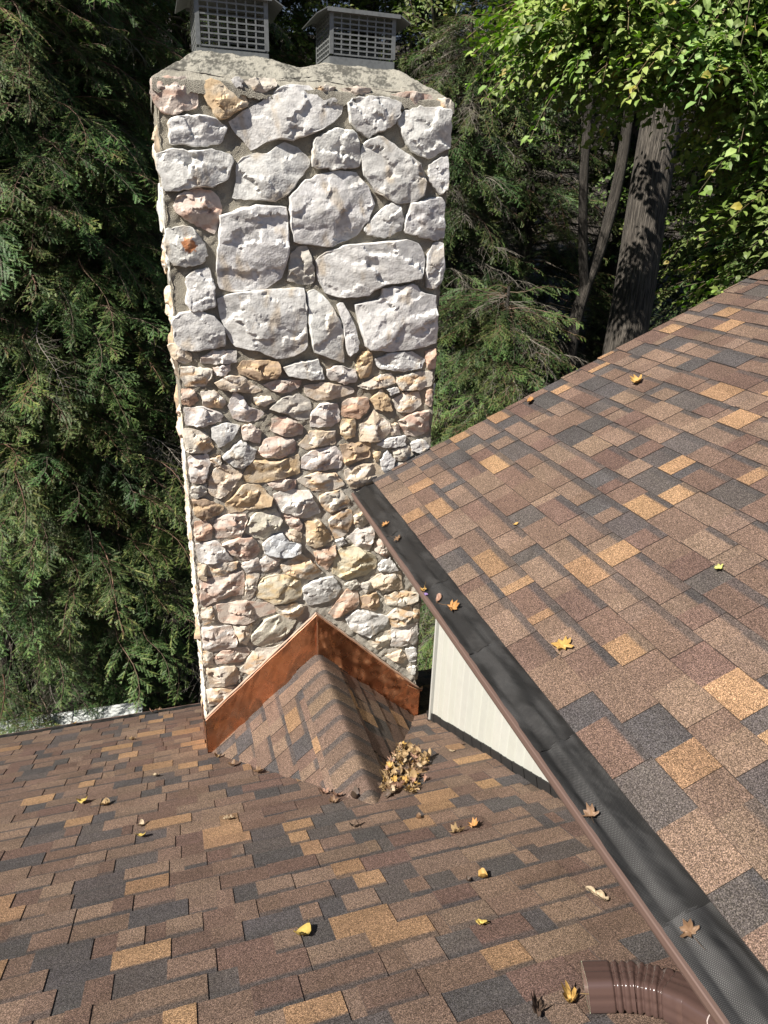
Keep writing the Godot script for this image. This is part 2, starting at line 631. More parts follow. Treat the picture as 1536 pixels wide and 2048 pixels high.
func build_chimney() -> void:
	chimney = thing("stone_chimney", "tall fieldstone chimney of white boulders above small tan rubble, mortar crown on top", "chimney")
	mortar_face(Transform3D(), WIDE, -0.3, TALL + 0.02)
	mortar_face(Transform3D(Basis(Vector3(0, 0, 1), Vector3.UP, Vector3(-1, 0, 0)), Vector3(0, 0, -DEEP)), DEEP, -0.9, TALL + 0.02)
	mortar_face(Transform3D(Basis(Vector3(0, 0, -1), Vector3.UP, Vector3(1, 0, 0)), Vector3(WIDE, 0, 0)), DEEP, -0.9, TALL + 0.02)
	mortar_face(Transform3D(Basis(Vector3(-1, 0, 0), Vector3.UP, Vector3(0, 0, -1)), Vector3(WIDE, 0, -DEEP)), WIDE, -0.9, TALL + 0.02)
	rubble("rose", [-16, 4147, 55, 4158, 140, 4163, 159, 4142, 197, 4113, 201, 4072, 182, 4038, 124, 4021, 97, 4005, 32, 4008, -1, 4040, -16, 4089])
	rubble("amber", [220, 4146, 267, 4168, 339, 4146, 422, 4136, 443, 4065, 374, 4027, 301, 3994, 274, 4026, 237, 4088])
	rubble("white", [371, 4169, 398, 4184, 424, 4171, 414, 4147, 380, 4143])
	rubble("cream", [428, 4168, 488, 4185, 584, 4189, 589, 4160, 540, 4137, 475, 4128, 418, 4140])
	rubble("white", [346, 3988, 428, 4040, 505, 4079, 594, 4151, 649, 4164, 748, 4173, 792, 4146, 820, 4109, 928, 4144, 943, 4108, 918, 4048, 849, 3994, 769, 3960, 672, 3924, 610, 3931, 532, 3912, 464, 3864, 401, 3919, 370, 3946])
	rubble("white", [963, 4109, 998, 4136, 1091, 4146, 1173, 4151, 1252, 4129, 1248, 4079, 1220, 4026, 1143, 3991, 1072, 3957, 1012, 3994, 982, 4022])
	rubble("white", [1244, 4048, 1284, 4091, 1356, 4116, 1454, 4124, 1540, 4113, 1554, 3931, 1507, 3918, 1433, 3874, 1343, 3899, 1298, 3938, 1271, 3989])
	rubble("cream", [793, 4165, 837, 4178, 894, 4177, 871, 4156, 815, 4152])
	rubble("rose", [937, 4175, 1008, 4185, 1090, 4186, 1084, 4165, 997, 4156, 946, 4157])
	rubble("rose", [1191, 4164, 1280, 4182, 1426, 4181, 1428, 4153, 1319, 4131, 1234, 4138])
	rubble("cream", [1440, 4152, 1489, 4167, 1539, 4166, 1545, 4120, 1479, 4129])
	rubble("white", [54, 3974, 81, 3995, 184, 4006, 267, 4002, 334, 3963, 322, 3934, 298, 3889, 217, 3872, 113, 3874, 50, 3869])
	rubble("white", [-20, 3824, 80, 3853, 141, 3842, 248, 3857, 354, 3838, 354, 3799, 326, 3728, 259, 3690, 183, 3682, 43, 3656, 1, 3660, -3, 3733, -22, 3752])
	rubble("rose", [48, 3586, 84, 3648, 182, 3672, 252, 3659, 287, 3604, 278, 3542, 239, 3457, 181, 3487, 117, 3517, 61, 3556])
	rubble("white", [379, 3790, 419, 3832, 480, 3853, 519, 3847, 632, 3910, 688, 3885, 765, 3829, 721, 3765, 674, 3712, 638, 3669, 568, 3626, 489, 3637, 349, 3632, 369, 3709])
	rubble("white", [780, 3930, 826, 3958, 907, 3988, 1000, 3983, 1023, 3934, 1030, 3821, 985, 3808, 884, 3798, 773, 3800, 774, 3870])
	rubble("white", [1040, 3894, 1072, 3947, 1144, 3969, 1193, 3943, 1281, 3896, 1384, 3837, 1412, 3752, 1412, 3697, 1344, 3651, 1274, 3640, 1204, 3662, 1128, 3698, 1065, 3770, 1045, 3832])
	rubble("white", [1435, 3840, 1496, 3880, 1541, 3890, 1553, 3725, 1509, 3692, 1468, 3733, 1433, 3775])
	rubble("white", [649, 3648, 720, 3724, 814, 3767, 956, 3791, 1016, 3778, 1078, 3717, 1120, 3632, 1082, 3543, 1009, 3463, 862, 3404, 764, 3419, 675, 3423, 647, 3510])
	rubble("white", [1064, 3509, 1144, 3589, 1217, 3641, 1269, 3621, 1297, 3549, 1280, 3498, 1186, 3461, 1084, 3476])
	rubble("white", [1304, 3538, 1334, 3639, 1433, 3665, 1510, 3679, 1539, 3646, 1551, 3475, 1499, 3453, 1353, 3482, 1307, 3490])
	rubble("white", [278, 3542, 363, 3581, 477, 3605, 625, 3605, 636, 3455, 625, 3317, 581, 3231, 508, 3186, 343, 3168, 253, 3174, 246, 3285, 265, 3415])
	rubble("spot", [-14, 3426, 1, 3473, 83, 3493, 131, 3482, 186, 3409, 199, 3350, 169, 3312, 67, 3289, 14, 3305, -9, 3353])
	rubble("white", [80, 3235, 121, 3268, 200, 3282, 224, 3214, 223, 3090, 164, 3067, 95, 3059, 70, 3113, 81, 3180])
	rubble("grey", [650, 3352, 686, 3397, 740, 3400, 764, 3342, 781, 3216, 738, 3205, 629, 3227, 636, 3284])
	rubble("white", [788, 3331, 849, 3377, 960, 3413, 1136, 3433, 1328, 3452, 1408, 3421, 1432, 3351, 1419, 3244, 1313, 3219, 1182, 3206, 1092, 3146, 951, 3132, 850, 3158, 806, 3217])
	rubble("white", [1457, 3387, 1500, 3440, 1548, 3429, 1561, 3305, 1549, 3220, 1504, 3181, 1455, 3195, 1449, 3304])
	rubble("white", [238, 3124, 319, 3152, 472, 3169, 713, 3184, 727, 3088, 732, 2858, 658, 2810, 557, 2787, 460, 2839, 316, 2866, 273, 2962, 244, 3055])
	rubble("white", [738, 3152, 781, 3170, 825, 3146, 888, 3075, 946, 2953, 955, 2764, 889, 2779, 773, 2832, 749, 2992])
	rubble("white", [913, 3087, 945, 3108, 997, 3014, 1046, 2876, 1040, 2832, 988, 2795, 967, 2853, 953, 2965])
	rubble("white", [1019, 3092, 1171, 3122, 1183, 3176, 1380, 3207, 1430, 3159, 1514, 3140, 1543, 2867, 1428, 2837, 1249, 2821, 1100, 2837, 1065, 2914, 1043, 3001])
	rubble("white", [-11, 3012, 26, 3046, 129, 3068, 208, 3033, 262, 2974, 271, 2927, 269, 2873, 173, 2857, 56, 2850, 6, 2873, -5, 2943])
	rubble("tan", [-43, 2871, -10, 2885, 78, 2824, 75, 2788, 28, 2777, -27, 2815])
	rubble("pale", [135, 2810, 196, 2839, 326, 2840, 317, 2775, 239, 2774, 127, 2777])
	rubble("cream", [14, 2754, 84, 2754, 183, 2736, 174, 2688, 136, 2646, 29, 2650, 15, 2693])
	rubble("pale", [196, 2748, 287, 2764, 287, 2733, 247, 2704, 205, 2709])
	rubble("brown", [328, 2744, 360, 2780, 458, 2780, 563, 2775, 574, 2724, 554, 2675, 417, 2677, 339, 2713])
	rubble("white", [593, 2736, 683, 2765, 798, 2781, 837, 2665, 759, 2661, 618, 2691])
	rubble("pale", [857, 2716, 916, 2740, 1029, 2710, 1037, 2638, 956, 2632, 863, 2664])
	rubble("amber", [1037, 2762, 1074, 2819, 1127, 2811, 1132, 2746, 1111, 2669, 1063, 2664, 1041, 2710])
	rubble("white", [1155, 2772, 1263, 2808, 1388, 2811, 1475, 2757, 1449, 2711, 1324, 2695, 1171, 2719])
	rubble("rust", [1479, 2809, 1539, 2821, 1549, 2708, 1500, 2703, 1482, 2763])
	rubble("cream", [1051, 2611, 1159, 2660, 1254, 2684, 1292, 2622, 1216, 2605, 1106, 2592])
	rubble("cream", [1297, 2662, 1381, 2673, 1529, 2687, 1531, 2600, 1443, 2576, 1318, 2574])
	rubble("tan", [199, 2662, 283, 2703, 356, 2688, 464, 2608, 413, 2593, 303, 2614, 224, 2624])
	rubble("rose", [471, 2640, 554, 2662, 694, 2657, 680, 2619, 616, 2589, 527, 2606])
	rubble("tan", [713, 2624, 850, 2638, 1011, 2600, 1025, 2573, 917, 2544, 784, 2534, 732, 2565])
	rubble("rust", [11, 2632, 75, 2623, 94, 2566, 57, 2537, 10, 2545])
	rubble("cream", [115, 2609, 194, 2612, 251, 2547, 224, 2516, 128, 2525])
	rubble("pale", [268, 2521, 303, 2602, 350, 2574, 373, 2516, 472, 2472, 419, 2422, 294, 2442])
	rubble("cream", [419, 2565, 500, 2568, 535, 2541, 473, 2517, 430, 2526])
	rubble("grey", [505, 2496, 602, 2564, 693, 2569, 751, 2524, 743, 2418, 677, 2422, 626, 2451])
	rubble("pale", [757, 2458, 824, 2515, 917, 2504, 938, 2408, 891, 2369, 750, 2370])
	rubble("rust", [951, 2502, 998, 2534, 1107, 2536, 1116, 2467, 1055, 2409, 952, 2428])
	rubble("amber", [1128, 2521, 1196, 2586, 1246, 2530, 1271, 2446, 1165, 2465])
	rubble("white", [1237, 2584, 1300, 2593, 1308, 2568, 1260, 2554])
	rubble("cream", [1279, 2515, 1344, 2553, 1444, 2556, 1463, 2479, 1393, 2433, 1306, 2444])
	rubble("rust", [1498, 2560, 1530, 2566, 1533, 2464, 1501, 2477])
	rubble("pale", [20, 2519, 115, 2521, 228, 2477, 213, 2433, 108, 2410, 18, 2424])
	rubble("white", [162, 2397, 244, 2418, 324, 2401, 276, 2324, 198, 2273, 170, 2331])
	rubble("rose", [340, 2393, 393, 2404, 449, 2354, 433, 2288, 339, 2320])
	rubble("rose", [522, 2430, 599, 2439, 703, 2380, 696, 2326, 623, 2317, 513, 2357])
	rubble("amber", [945, 2401, 1032, 2403, 1034, 2292, 974, 2282, 943, 2311])
	rubble("tan", [1070, 2360, 1151, 2452, 1252, 2371, 1262, 2307, 1214, 2260, 1072, 2261])
	rubble("tan", [1270, 2349, 1310, 2360, 1335, 2288, 1277, 2292])
	rubble("rose", [1321, 2374, 1408, 2419, 1516, 2434, 1525, 2299, 1445, 2274, 1371, 2286])
	rubble("cream", [4, 2399, 105, 2374, 146, 2332, 161, 2278, 121, 2241, 6, 2268])
	rubble("white", [1179, 2233, 1242, 2265, 1364, 2279, 1367, 2214, 1215, 2212])
	rubble("pale", [15, 2225, 124, 2229, 137, 2174, 96, 2057, 20, 2069])
	rubble("cream", [144, 2204, 200, 2215, 199, 2164, 158, 2161])
	rubble("white", [211, 2211, 327, 2306, 414, 2239, 389, 2180, 319, 2137, 264, 2165])
	rubble("rose", [425, 2226, 473, 2307, 565, 2313, 651, 2290, 656, 2223, 561, 2180, 469, 2199])
	rubble("tan", [674, 2258, 751, 2338, 905, 2335, 906, 2249, 798, 2250, 726, 2224])
	rubble("brown", [942, 2241, 1133, 2247, 1132, 2153, 1042, 2134, 974, 2101, 961, 2165])
	rubble("white", [1406, 2224, 1496, 2244, 1532, 2190, 1488, 2154, 1422, 2172])
	rubble("cream", [1286, 2181, 1395, 2202, 1427, 2145, 1373, 2104, 1308, 2121])
	rubble("amber", [1160, 2170, 1201, 2184, 1193, 2123, 1174, 2112])
	rubble("white", [1208, 2122, 1248, 2181, 1302, 2115, 1291, 2058, 1247, 2022, 1220, 2070])
	rubble("white", [1254, 2022, 1322, 2088, 1413, 2088, 1378, 2005, 1287, 1999])
	rubble("tan", [127, 2067, 162, 2137, 219, 2162, 323, 2100, 316, 2076, 208, 1955, 162, 1950, 122, 1994])
	rubble("amber", [334, 2087, 400, 2180, 480, 2168, 549, 2157, 673, 2197, 677, 2073, 558, 2051, 440, 2029, 337, 2044])
	rubble("pale", [696, 2171, 762, 2216, 906, 2231, 949, 2178, 944, 2090, 809, 2085, 695, 2103])
	rubble("cream", [662, 2030, 797, 2070, 907, 2055, 970, 1973, 908, 1945, 772, 1950, 688, 2002])
	rubble("tan", [971, 2069, 1080, 2099, 1181, 2098, 1241, 2023, 1146, 1978, 1020, 1936, 978, 2004])
	rubble("grey", [22, 2033, 106, 2038, 102, 1983, 40, 1964, 14, 1991])
	rubble("rose", [481, 2019, 581, 2043, 652, 2031, 645, 1974, 568, 1962, 509, 1986])
	rubble("amber", [216, 1910, 276, 1955, 325, 2020, 428, 2011, 501, 1923, 494, 1878, 388, 1863, 236, 1845])
	rubble("pale", [508, 1941, 591, 1966, 736, 1947, 808, 1797, 709, 1760, 648, 1792, 552, 1828])
	rubble("cream", [809, 1902, 870, 1929, 945, 1936, 1002, 1865, 997, 1819, 871, 1791, 809, 1856])
	rubble("brown", [19, 1947, 94, 1947, 204, 1886, 179, 1851, 86, 1815, 32, 1852])
	rubble("rust", [20, 1797, 85, 1803, 122, 1761, 111, 1677, 22, 1674])
	rubble("rose", [142, 1803, 201, 1830, 333, 1823, 337, 1784, 298, 1683, 146, 1680])
	rubble("olive", [329, 1732, 386, 1818, 517, 1844, 563, 1761, 524, 1686, 427, 1643, 333, 1693])
	rubble("rose", [581, 1786, 660, 1784, 690, 1722, 671, 1677, 610, 1717])
	rubble("blue", [431, 1602, 500, 1661, 561, 1668, 596, 1610, 676, 1581, 681, 1519, 569, 1497, 447, 1539])
	rubble("tan", [573, 1680, 647, 1686, 683, 1648, 676, 1591, 608, 1623])
	rubble("amber", [709, 1733, 808, 1736, 846, 1665, 897, 1591, 782, 1541, 726, 1569])
	rubble("cream", [865, 1731, 946, 1790, 1016, 1790, 1024, 1701, 974, 1610, 910, 1596])
	rubble("pale", [1000, 1593, 1077, 1655, 1168, 1652, 1177, 1588, 1146, 1478, 1066, 1516])
	rubble("cream", [1036, 1741, 1100, 1762, 1141, 1689, 1090, 1660, 1044, 1685])
	rubble("white", [916, 1575, 961, 1587, 981, 1554, 942, 1544])
	rubble("rose", [1185, 1545, 1224, 1555, 1289, 1447, 1269, 1421, 1187, 1474])
	rubble("pale", [20, 1648, 145, 1661, 199, 1588, 236, 1517, 159, 1513, 34, 1521])
	rubble("rose", [178, 1631, 285, 1671, 368, 1662, 412, 1564, 374, 1521, 301, 1502, 221, 1572])
	rubble("rust", [769, 1508, 910, 1534, 910, 1464, 859, 1363, 794, 1421])
	rubble("gold", [904, 1436, 949, 1515, 1053, 1525, 1188, 1430, 1204, 1356, 1138, 1298, 991, 1281, 898, 1336])
	rubble("white", [1224, 1368, 1290, 1411, 1363, 1307, 1287, 1301, 1218, 1325])
	rubble("pale", [288, 1481, 398, 1511, 407, 1427, 321, 1417])
	rubble("pale", [411, 1482, 459, 1524, 537, 1480, 518, 1434, 443, 1409, 413, 1426])
	rubble("cream", [543, 1438, 681, 1505, 731, 1457, 827, 1346, 742, 1306, 566, 1386])
	rubble("tan", [23, 1509, 71, 1497, 64, 1396, 20, 1408])
	rubble("cream", [82, 1495, 182, 1503, 265, 1500, 251, 1454, 129, 1401, 78, 1428])
	rubble("rose", [29, 1391, 165, 1410, 298, 1427, 306, 1357, 290, 1260, 144, 1246, 45, 1196, 21, 1242])
	rubble("cream", [321, 1408, 405, 1386, 378, 1319, 350, 1223, 306, 1215])
	rubble("gold", [377, 1277, 429, 1355, 516, 1371, 666, 1331, 683, 1205, 638, 1168, 497, 1159, 387, 1218])
	rubble("white", [690, 1248, 781, 1301, 898, 1307, 952, 1213, 912, 1144, 793, 1116, 728, 1111, 696, 1174])
	rubble("grey", [978, 1238, 1058, 1265, 1086, 1217, 1019, 1196])
	rubble("grey", [1089, 1224, 1153, 1237, 1195, 1179, 1127, 1159])
	rubble("tan", [1159, 1244, 1260, 1297, 1378, 1282, 1398, 1152, 1279, 1153, 1195, 1187])
	rubble("rust", [873, 1029, 992, 1192, 1073, 1174, 1078, 1060, 981, 1013, 907, 978])
	rubble("brown", [1094, 1118, 1210, 1140, 1234, 1037, 1201, 996, 1103, 1041])
	rubble("cream", [1274, 1105, 1363, 1134, 1514, 1097, 1524, 1042, 1397, 1016, 1283, 1033])
	rubble("rose", [117, 1200, 263, 1207, 485, 1158, 495, 1086, 406, 1070, 292, 1036, 133, 1061])
	rubble("cream", [507, 1128, 637, 1139, 702, 1107, 662, 1046, 596, 1018, 514, 1083])
	rubble("cream", [22, 1178, 86, 1186, 98, 1088, 27, 1063])
	rubble("olive", [332, 933, 430, 1037, 520, 1060, 635, 1005, 608, 949, 528, 870, 423, 826, 335, 864])
	rubble("white", [988, 966, 1076, 1022, 1294, 935, 1303, 870, 1164, 789, 1037, 865])
	rubble("cream", [1305, 941, 1369, 999, 1470, 987, 1494, 936, 1433, 853, 1340, 832])
	rubble("cream", [1494, 983, 1535, 1001, 1540, 865, 1501, 852])
	rubble("cream", [1165, 749, 1263, 805, 1327, 803, 1317, 707, 1239, 663, 1181, 706])
	rubble("pale", [1337, 814, 1434, 837, 1531, 838, 1536, 679, 1413, 667, 1335, 675])
	rubble("pale", [17, 1038, 205, 1023, 236, 903, 222, 873, 96, 844, 14, 881])
	rubble("cream", [217, 1025, 335, 1017, 325, 934, 297, 863, 251, 901])
	rubble("rose", [80, 787, 133, 842, 309, 843, 306, 785, 253, 733, 90, 742])
	rubble("cream", [243, 664, 359, 819, 474, 805, 527, 824, 420, 718, 299, 623])
	rubble("tan", [25, 709, 213, 701, 241, 613, 206, 556, 41, 561])
	rubble("cream", [14, 540, 115, 531, 205, 537, 123, 441, 20, 398])
	rubble("tan", [1299, 595, 1415, 622, 1462, 550, 1435, 504, 1359, 548])
	rubble("white", [1449, 632, 1527, 639, 1534, 520, 1482, 513])
	rubble("white", [1470, 456, 1529, 462, 1530, 393, 1499, 408])
	rubble("cream", [12, 851, 72, 826, 64, 736, 12, 745])
	side_rubble(true)
	side_rubble(false)
	# crown: a sloped wash of mortar round the two flues
	var rows := []
	var cols := []
	var nx := 200
	var nz := 110
	for r in nz + 3:
		var row := []
		var crow := []
		for k in nx + 3:
			var x := lerpf(-0.012, WIDE + 0.012, clampf((k - 1.0) / nx, 0, 1))
			var z := lerpf(0.014, -DEEP - 0.012, clampf((r - 1.0) / nz, 0, 1))
			var jag := rough.get_noise_2d(x * 20.0, z * 20.0 + 50.0) * 0.016
			var y := crown_y(x, z)
			if r == 0 or r == nz + 2 or k == 0 or k == nx + 2:
				y = TALL - 0.035 + jag * 1.5
			row.append(Vector3(x, y, z))
			var f := 0.7 * blotch.get_noise_2d(x * 5.0, z * 5.0) + 0.55 * blotch.get_noise_2d(x * 26.0, z * 26.0) + 0.5 * blotch.get_noise_2d(x * 70.0, z * 70.0)
			var col := Color(0.36, 0.345, 0.29).lerp(Color(0.1, 0.098, 0.082), smoothstep(-0.12, 0.28, f))
			if e_front(z) < 0.05:
				col = col.lerp(Color(0.36, 0.335, 0.275), 0.6)
			crow.append(col)
		rows.append(row)
		cols.append(crow)
	var sh := Shape.new()
	sh.sheet(rows, false, true, cols)
	put("mortar_crown", sh.mesh(M.mortar), chimney)
	# a crack that wanders along the front of the crown
	var crack := Shape.new()
	var path := []
	var radii := []
	rng.seed = 5
	var x := 0.02
	while x < 1.5:
		var z := -0.018 - 0.03 * (0.5 + 0.5 * sin(x * 8.3 + 1.0)) - rng.randf() * 0.012
		path.append(Vector3(x, crown_y(x, z) - 0.0015, z))
		radii.append(rng.randf_range(0.0022, 0.0042))
		x += rng.randf_range(0.02, 0.05)
	crack.tube(path, radii, 5, Color(0.02, 0.018, 0.015))
	for br in [[0.62, 0.3, -0.05], [1.05, -0.2, -0.04]]:
		var bp := []
		var rr := []
		for k in 9:
			var bx: float = br[0] + br[1] * k / 9.0 + rng.randf_range(-0.008, 0.008)
			var bz: float = br[2] - 0.008 * k + rng.randf_range(-0.006, 0.006)
			bp.append(Vector3(bx, crown_y(bx, bz) - 0.001, bz))
			rr.append(0.0024)
		crack.tube(bp, rr, 5, Color(0.02, 0.018, 0.015))
	put("crack", crack.mesh(M.painted), chimney)

func e_front(z: float) -> float:
	return -z

# ---------------------------------------------------------------- chimney caps
func spark_cap(label: String, at: Vector3, wide: float, deep: float, tall: float) -> void:
	var o := thing("chimney_cap", label, "chimney cap", at, "grey mesh chimney caps")
	var m: Material = M.cap
	var w := wide * 0.5
	var d := deep * 0.5
	var foot := Shape.new()
	for s in [-1.0, 1.0]:
		foot.box(Transform3D(Basis(), Vector3(0, -0.024, s * d)), Vector3(wide, 0.075, 0.006))
		foot.box(Transform3D(Basis(), Vector3(s * w, -0.024, 0)), Vector3(0.006, 0.075, deep - 0.008))
	put("skirt", foot.mesh(m), o)
	for a in [[-1, -1], [-1, 1], [1, -1], [1, 1]]:
		var post := Shape.new()
		post.box(Transform3D(Basis(), Vector3(a[0] * (w - 0.008), tall * 0.5 + 0.01, a[1] * (d + 0.001))), Vector3(0.022, tall - 0.03, 0.005))
		post.box(Transform3D(Basis(), Vector3(a[0] * (w + 0.001), tall * 0.5 + 0.01, a[1] * (d - 0.008))), Vector3(0.005, tall - 0.03, 0.014))
		put("corner_post", post.mesh(m), o)
	for side in 4:
		var span := (wide if side < 2 else deep) - 0.03
		var g := Node3D.new()
		g.name = numbered(o, "grille")
		o.add_child(g, true)
		var turn := [0.0, PI, PI * 0.5, -PI * 0.5][side] as float
		g.transform = Transform3D(Basis(Vector3.UP, turn), Vector3.ZERO).translated_local(Vector3(0, 0, d if side < 2 else w))
		var n := 7 if side < 2 else 6
		var up := Shape.new()
		up.box(Transform3D(), Vector3(0.0075, tall - 0.03, 0.003))
		var um := up.mesh(m)
		for k in range(1, n):
			put("bar", um, g, Transform3D(Basis(), Vector3(-span * 0.5 + span * k / n, tall * 0.5 + 0.01, 0)))
		var ac := Shape.new()
		ac.box(Transform3D(), Vector3(span, 0.0075, 0.0036))
		var am := ac.mesh(m)
		for k in range(0, 9):
			put("bar", am, g, Transform3D(Basis(), Vector3(0, 0.026 + (tall - 0.036) * k / 8.0, 0.0004)))
	var lid := Shape.new()
	var lw := w + 0.018
	var ld := d + 0.028
	lid.box(Transform3D(Basis(), Vector3(0, tall + 0.004, 0)), Vector3(lw * 2.0, 0.004, ld * 2.0))
	for s in [-1.0, 1.0]:
		lid.box(Transform3D(Basis(), Vector3(0, tall - 0.004, s * ld)), Vector3(lw * 2.0 + 0.004, 0.019, 0.004))
		lid.box(Transform3D(Basis(Vector3(0, 0, 1), -s * 0.5), Vector3(s * (lw + 0.03), tall - 0.013, 0)), Vector3(0.072, 0.004, ld * 2.0))
	put("lid", lid.mesh(m), o)

# ---------------------------------------------------------------- copper
func copper_sheet(pts: Array, nu: int, nv: int, lift: float, wave: float) -> Shape:
	# pts: lower left, lower right, upper right, upper left on a wall at z = lift
	var rows := []
	for r in nv + 1:
		var row := []
		for k in nu + 1:
			var a: Vector3 = pts[0].lerp(pts[1], float(k) / nu)
			var b: Vector3 = pts[3].lerp(pts[2], float(k) / nu)
			var q := a.lerp(b, float(r) / nv)
			q.z += lift + wave * (rough.get_noise_2d(q.x * 5.0, q.y * 5.0) + 0.4 * rough.get_noise_2d(q.x * 14.0, q.y * 14.0))
			row.append(q)
		rows.append(row)
	var back := []
	for row in rows:
		var b := []
		for q in row:
			b.append(q - Vector3(0, 0, 0.002))
		back.append(b)
	var sh := Shape.new()
	sh.sheet(rows, false, true)
	sh.sheet(back, false, false)
	return sh

func build_copper() -> void:
	var o := thing("copper_flashing", "bright copper step flashing in an inverted V where chimney meets the cricket", "flashing")
	var h := 0.322
	var mid := WIDE * 0.5
	put("left_panel", copper_sheet([Vector3(-0.012, -0.012, 0), Vector3(mid, CRICKET_Y, 0), Vector3(mid, CRICKET_Y + h + 0.01, 0), Vector3(-0.012, h, 0)], 60, 14, 0.052, 0.014).mesh(M.copper), o)
	put("right_panel", copper_sheet([Vector3(mid, CRICKET_Y, 0), Vector3(WIDE + 0.012, -0.012, 0), Vector3(WIDE + 0.012, h - 0.05, 0), Vector3(mid, CRICKET_Y + h + 0.01, 0)], 60, 14, 0.054, 0.022).mesh(M.copper), o)
	var seam := Shape.new()
	seam.tube([Vector3(mid, CRICKET_Y - 0.01, 0.058), Vector3(mid - 0.002, CRICKET_Y + 0.17, 0.064), Vector3(mid, CRICKET_Y + h + 0.015, 0.056)], [0.008, 0.006, 0.005], 6)
	put("standing_seam", seam.mesh(M.copper_edge), o)
	rng.seed = 31
	for s in [0, 1]:
		var path := []
		var radii := []
		var bead := []
		var bead_r := []
		for k in 25:
			var f := k / 24.0
			var x := lerpf(-0.012, mid, f) if s == 0 else lerpf(WIDE + 0.012, mid, f)
			var top := lerpf(h if s == 0 else h - 0.05, CRICKET_Y + h + 0.01, f)
			path.append(Vector3(x, top + rng.randf_range(-0.002, 0.002), 0.05 + rng.randf_range(-0.003, 0.003)))
			radii.append(0.0042)
			bead.append(Vector3(x, top + 0.008 + rng.randf_range(-0.003, 0.004), 0.034 + rng.randf_range(-0.003, 0.003)))
			bead_r.append(rng.randf_range(0.005, 0.01))
		var hem := Shape.new()
		hem.tube(path, radii, 6)
		put("hem", hem.mesh(M.copper_edge), o)
		var seal := Shape.new()
		seal.tube(bead, bead_r, 7)
		put("sealant_bead", seal.mesh(M.sealant), o)
	# returns along the two side faces, following the roof
	for s in [-1.0, 1.0]:
		var x := -0.016 if s < 0.0 else WIDE + 0.02
		var sh := Shape.new()
		for k in 6:
			var z0 := 0.05 - 0.19 * k
			var z1 := z0 - 0.2
			var y0 := PITCH * z1
			var y1 := PITCH * z0 + 0.24
			var e := 0.0015 * (k % 2)
			sh.quad(Vector3(x + e * s, y0 - 0.02, z0), Vector3(x + e * s, y0 - 0.02, z1), Vector3(x + e * s, PITCH * z1 + 0.22, z1), Vector3(x + e * s, y1, z0), Vector3(s, 0, 0), [Color.WHITE])
		put("side_return", sh.mesh(M.copper), o)
	# folded corner at the right end
	var ear := Shape.new()
	ear.tube([Vector3(WIDE - 0.1, h + 0.03, 0.06), Vector3(WIDE - 0.03, h - 0.015, 0.068), Vector3(WIDE + 0.02, h - 0.04, 0.06), Vector3(WIDE + 0.045, h - 0.045, 0.02)], [0.006, 0.011, 0.013, 0.006], 8)
	put("folded_corner", ear.mesh(M.copper), o)

# ---------------------------------------------------------------- roofs
func main_plane() -> Plane2:
	var p := Plane2.new()
	var q := sqrt(1.0 + PITCH * PITCH)
	p.v = Vector3(0, PITCH, 1) / q
	p.n = Vector3(0, 1, -PITCH) / q
	p.u = Vector3(1, 0, 0)
	p.o = Vector3(0, PITCH * -1.47, -1.47)
	return p

func wing_plane() -> Plane2:
	var p := Plane2.new()
	var q := sqrt(1.0 + WING_PITCH * WING_PITCH)
	p.v = Vector3(1, WING_PITCH, 0) / q
	p.n = Vector3(-WING_PITCH, 1, 0) / q
	p.u = Vector3(0, 0, 1)
	p.o = LIP + Vector3(0.152, WING_PITCH * 0.152, 0.0465)
	return p

func deck(pl: Plane2, u0: float, u1: float, v0: float, v1: float, thick: float, m: Material) -> ArrayMesh:
	var sh := Shape.new()
	var mid := pl.at((u0 + u1) * 0.5, (v0 + v1) * 0.5, -thick * 0.5 - 0.004)
	sh.box(Transform3D(Basis(pl.u, pl.v, pl.n), mid), Vector3(u1 - u0, v1 - v0, thick), Color(0.3, 0.22, 0.17))
	return sh.mesh(m)

func covered(w: Vector3) -> bool:   # under the chimney, the cricket or the wing
	if w.x > 0.06 and w.x < WIDE - 0.06 and w.z < -0.06 and w.z > -DEEP + 0.06:
		return true
	if w.x > WALL_X and w.z > 0.15:
		return true
	var f := absf(w.x - WIDE * 0.5) / (WIDE * 0.5)
	return f < 1.0 and w.z > 0.0 and w.z < 1.424 * (1.0 - f) - 0.22

func build_main_roof() -> void:
	var o := thing("main_roof", "lower brown shingle roof in the foreground sloping down to the chimney", "roof")
	var pl := main_plane()
	put("roof_deck", deck(pl, -6.0, WALL_X, 0.02, 9.5, 0.05, M.shingle), o)
	put("roof_deck", deck(pl, WALL_X + 0.002, 4.2, 0.02, 1.85, 0.05, M.shingle), o)
	lay(o, pl, -3.4, 2.6, 0.0, 6.6, true, PackedVector2Array(), 300, 11)

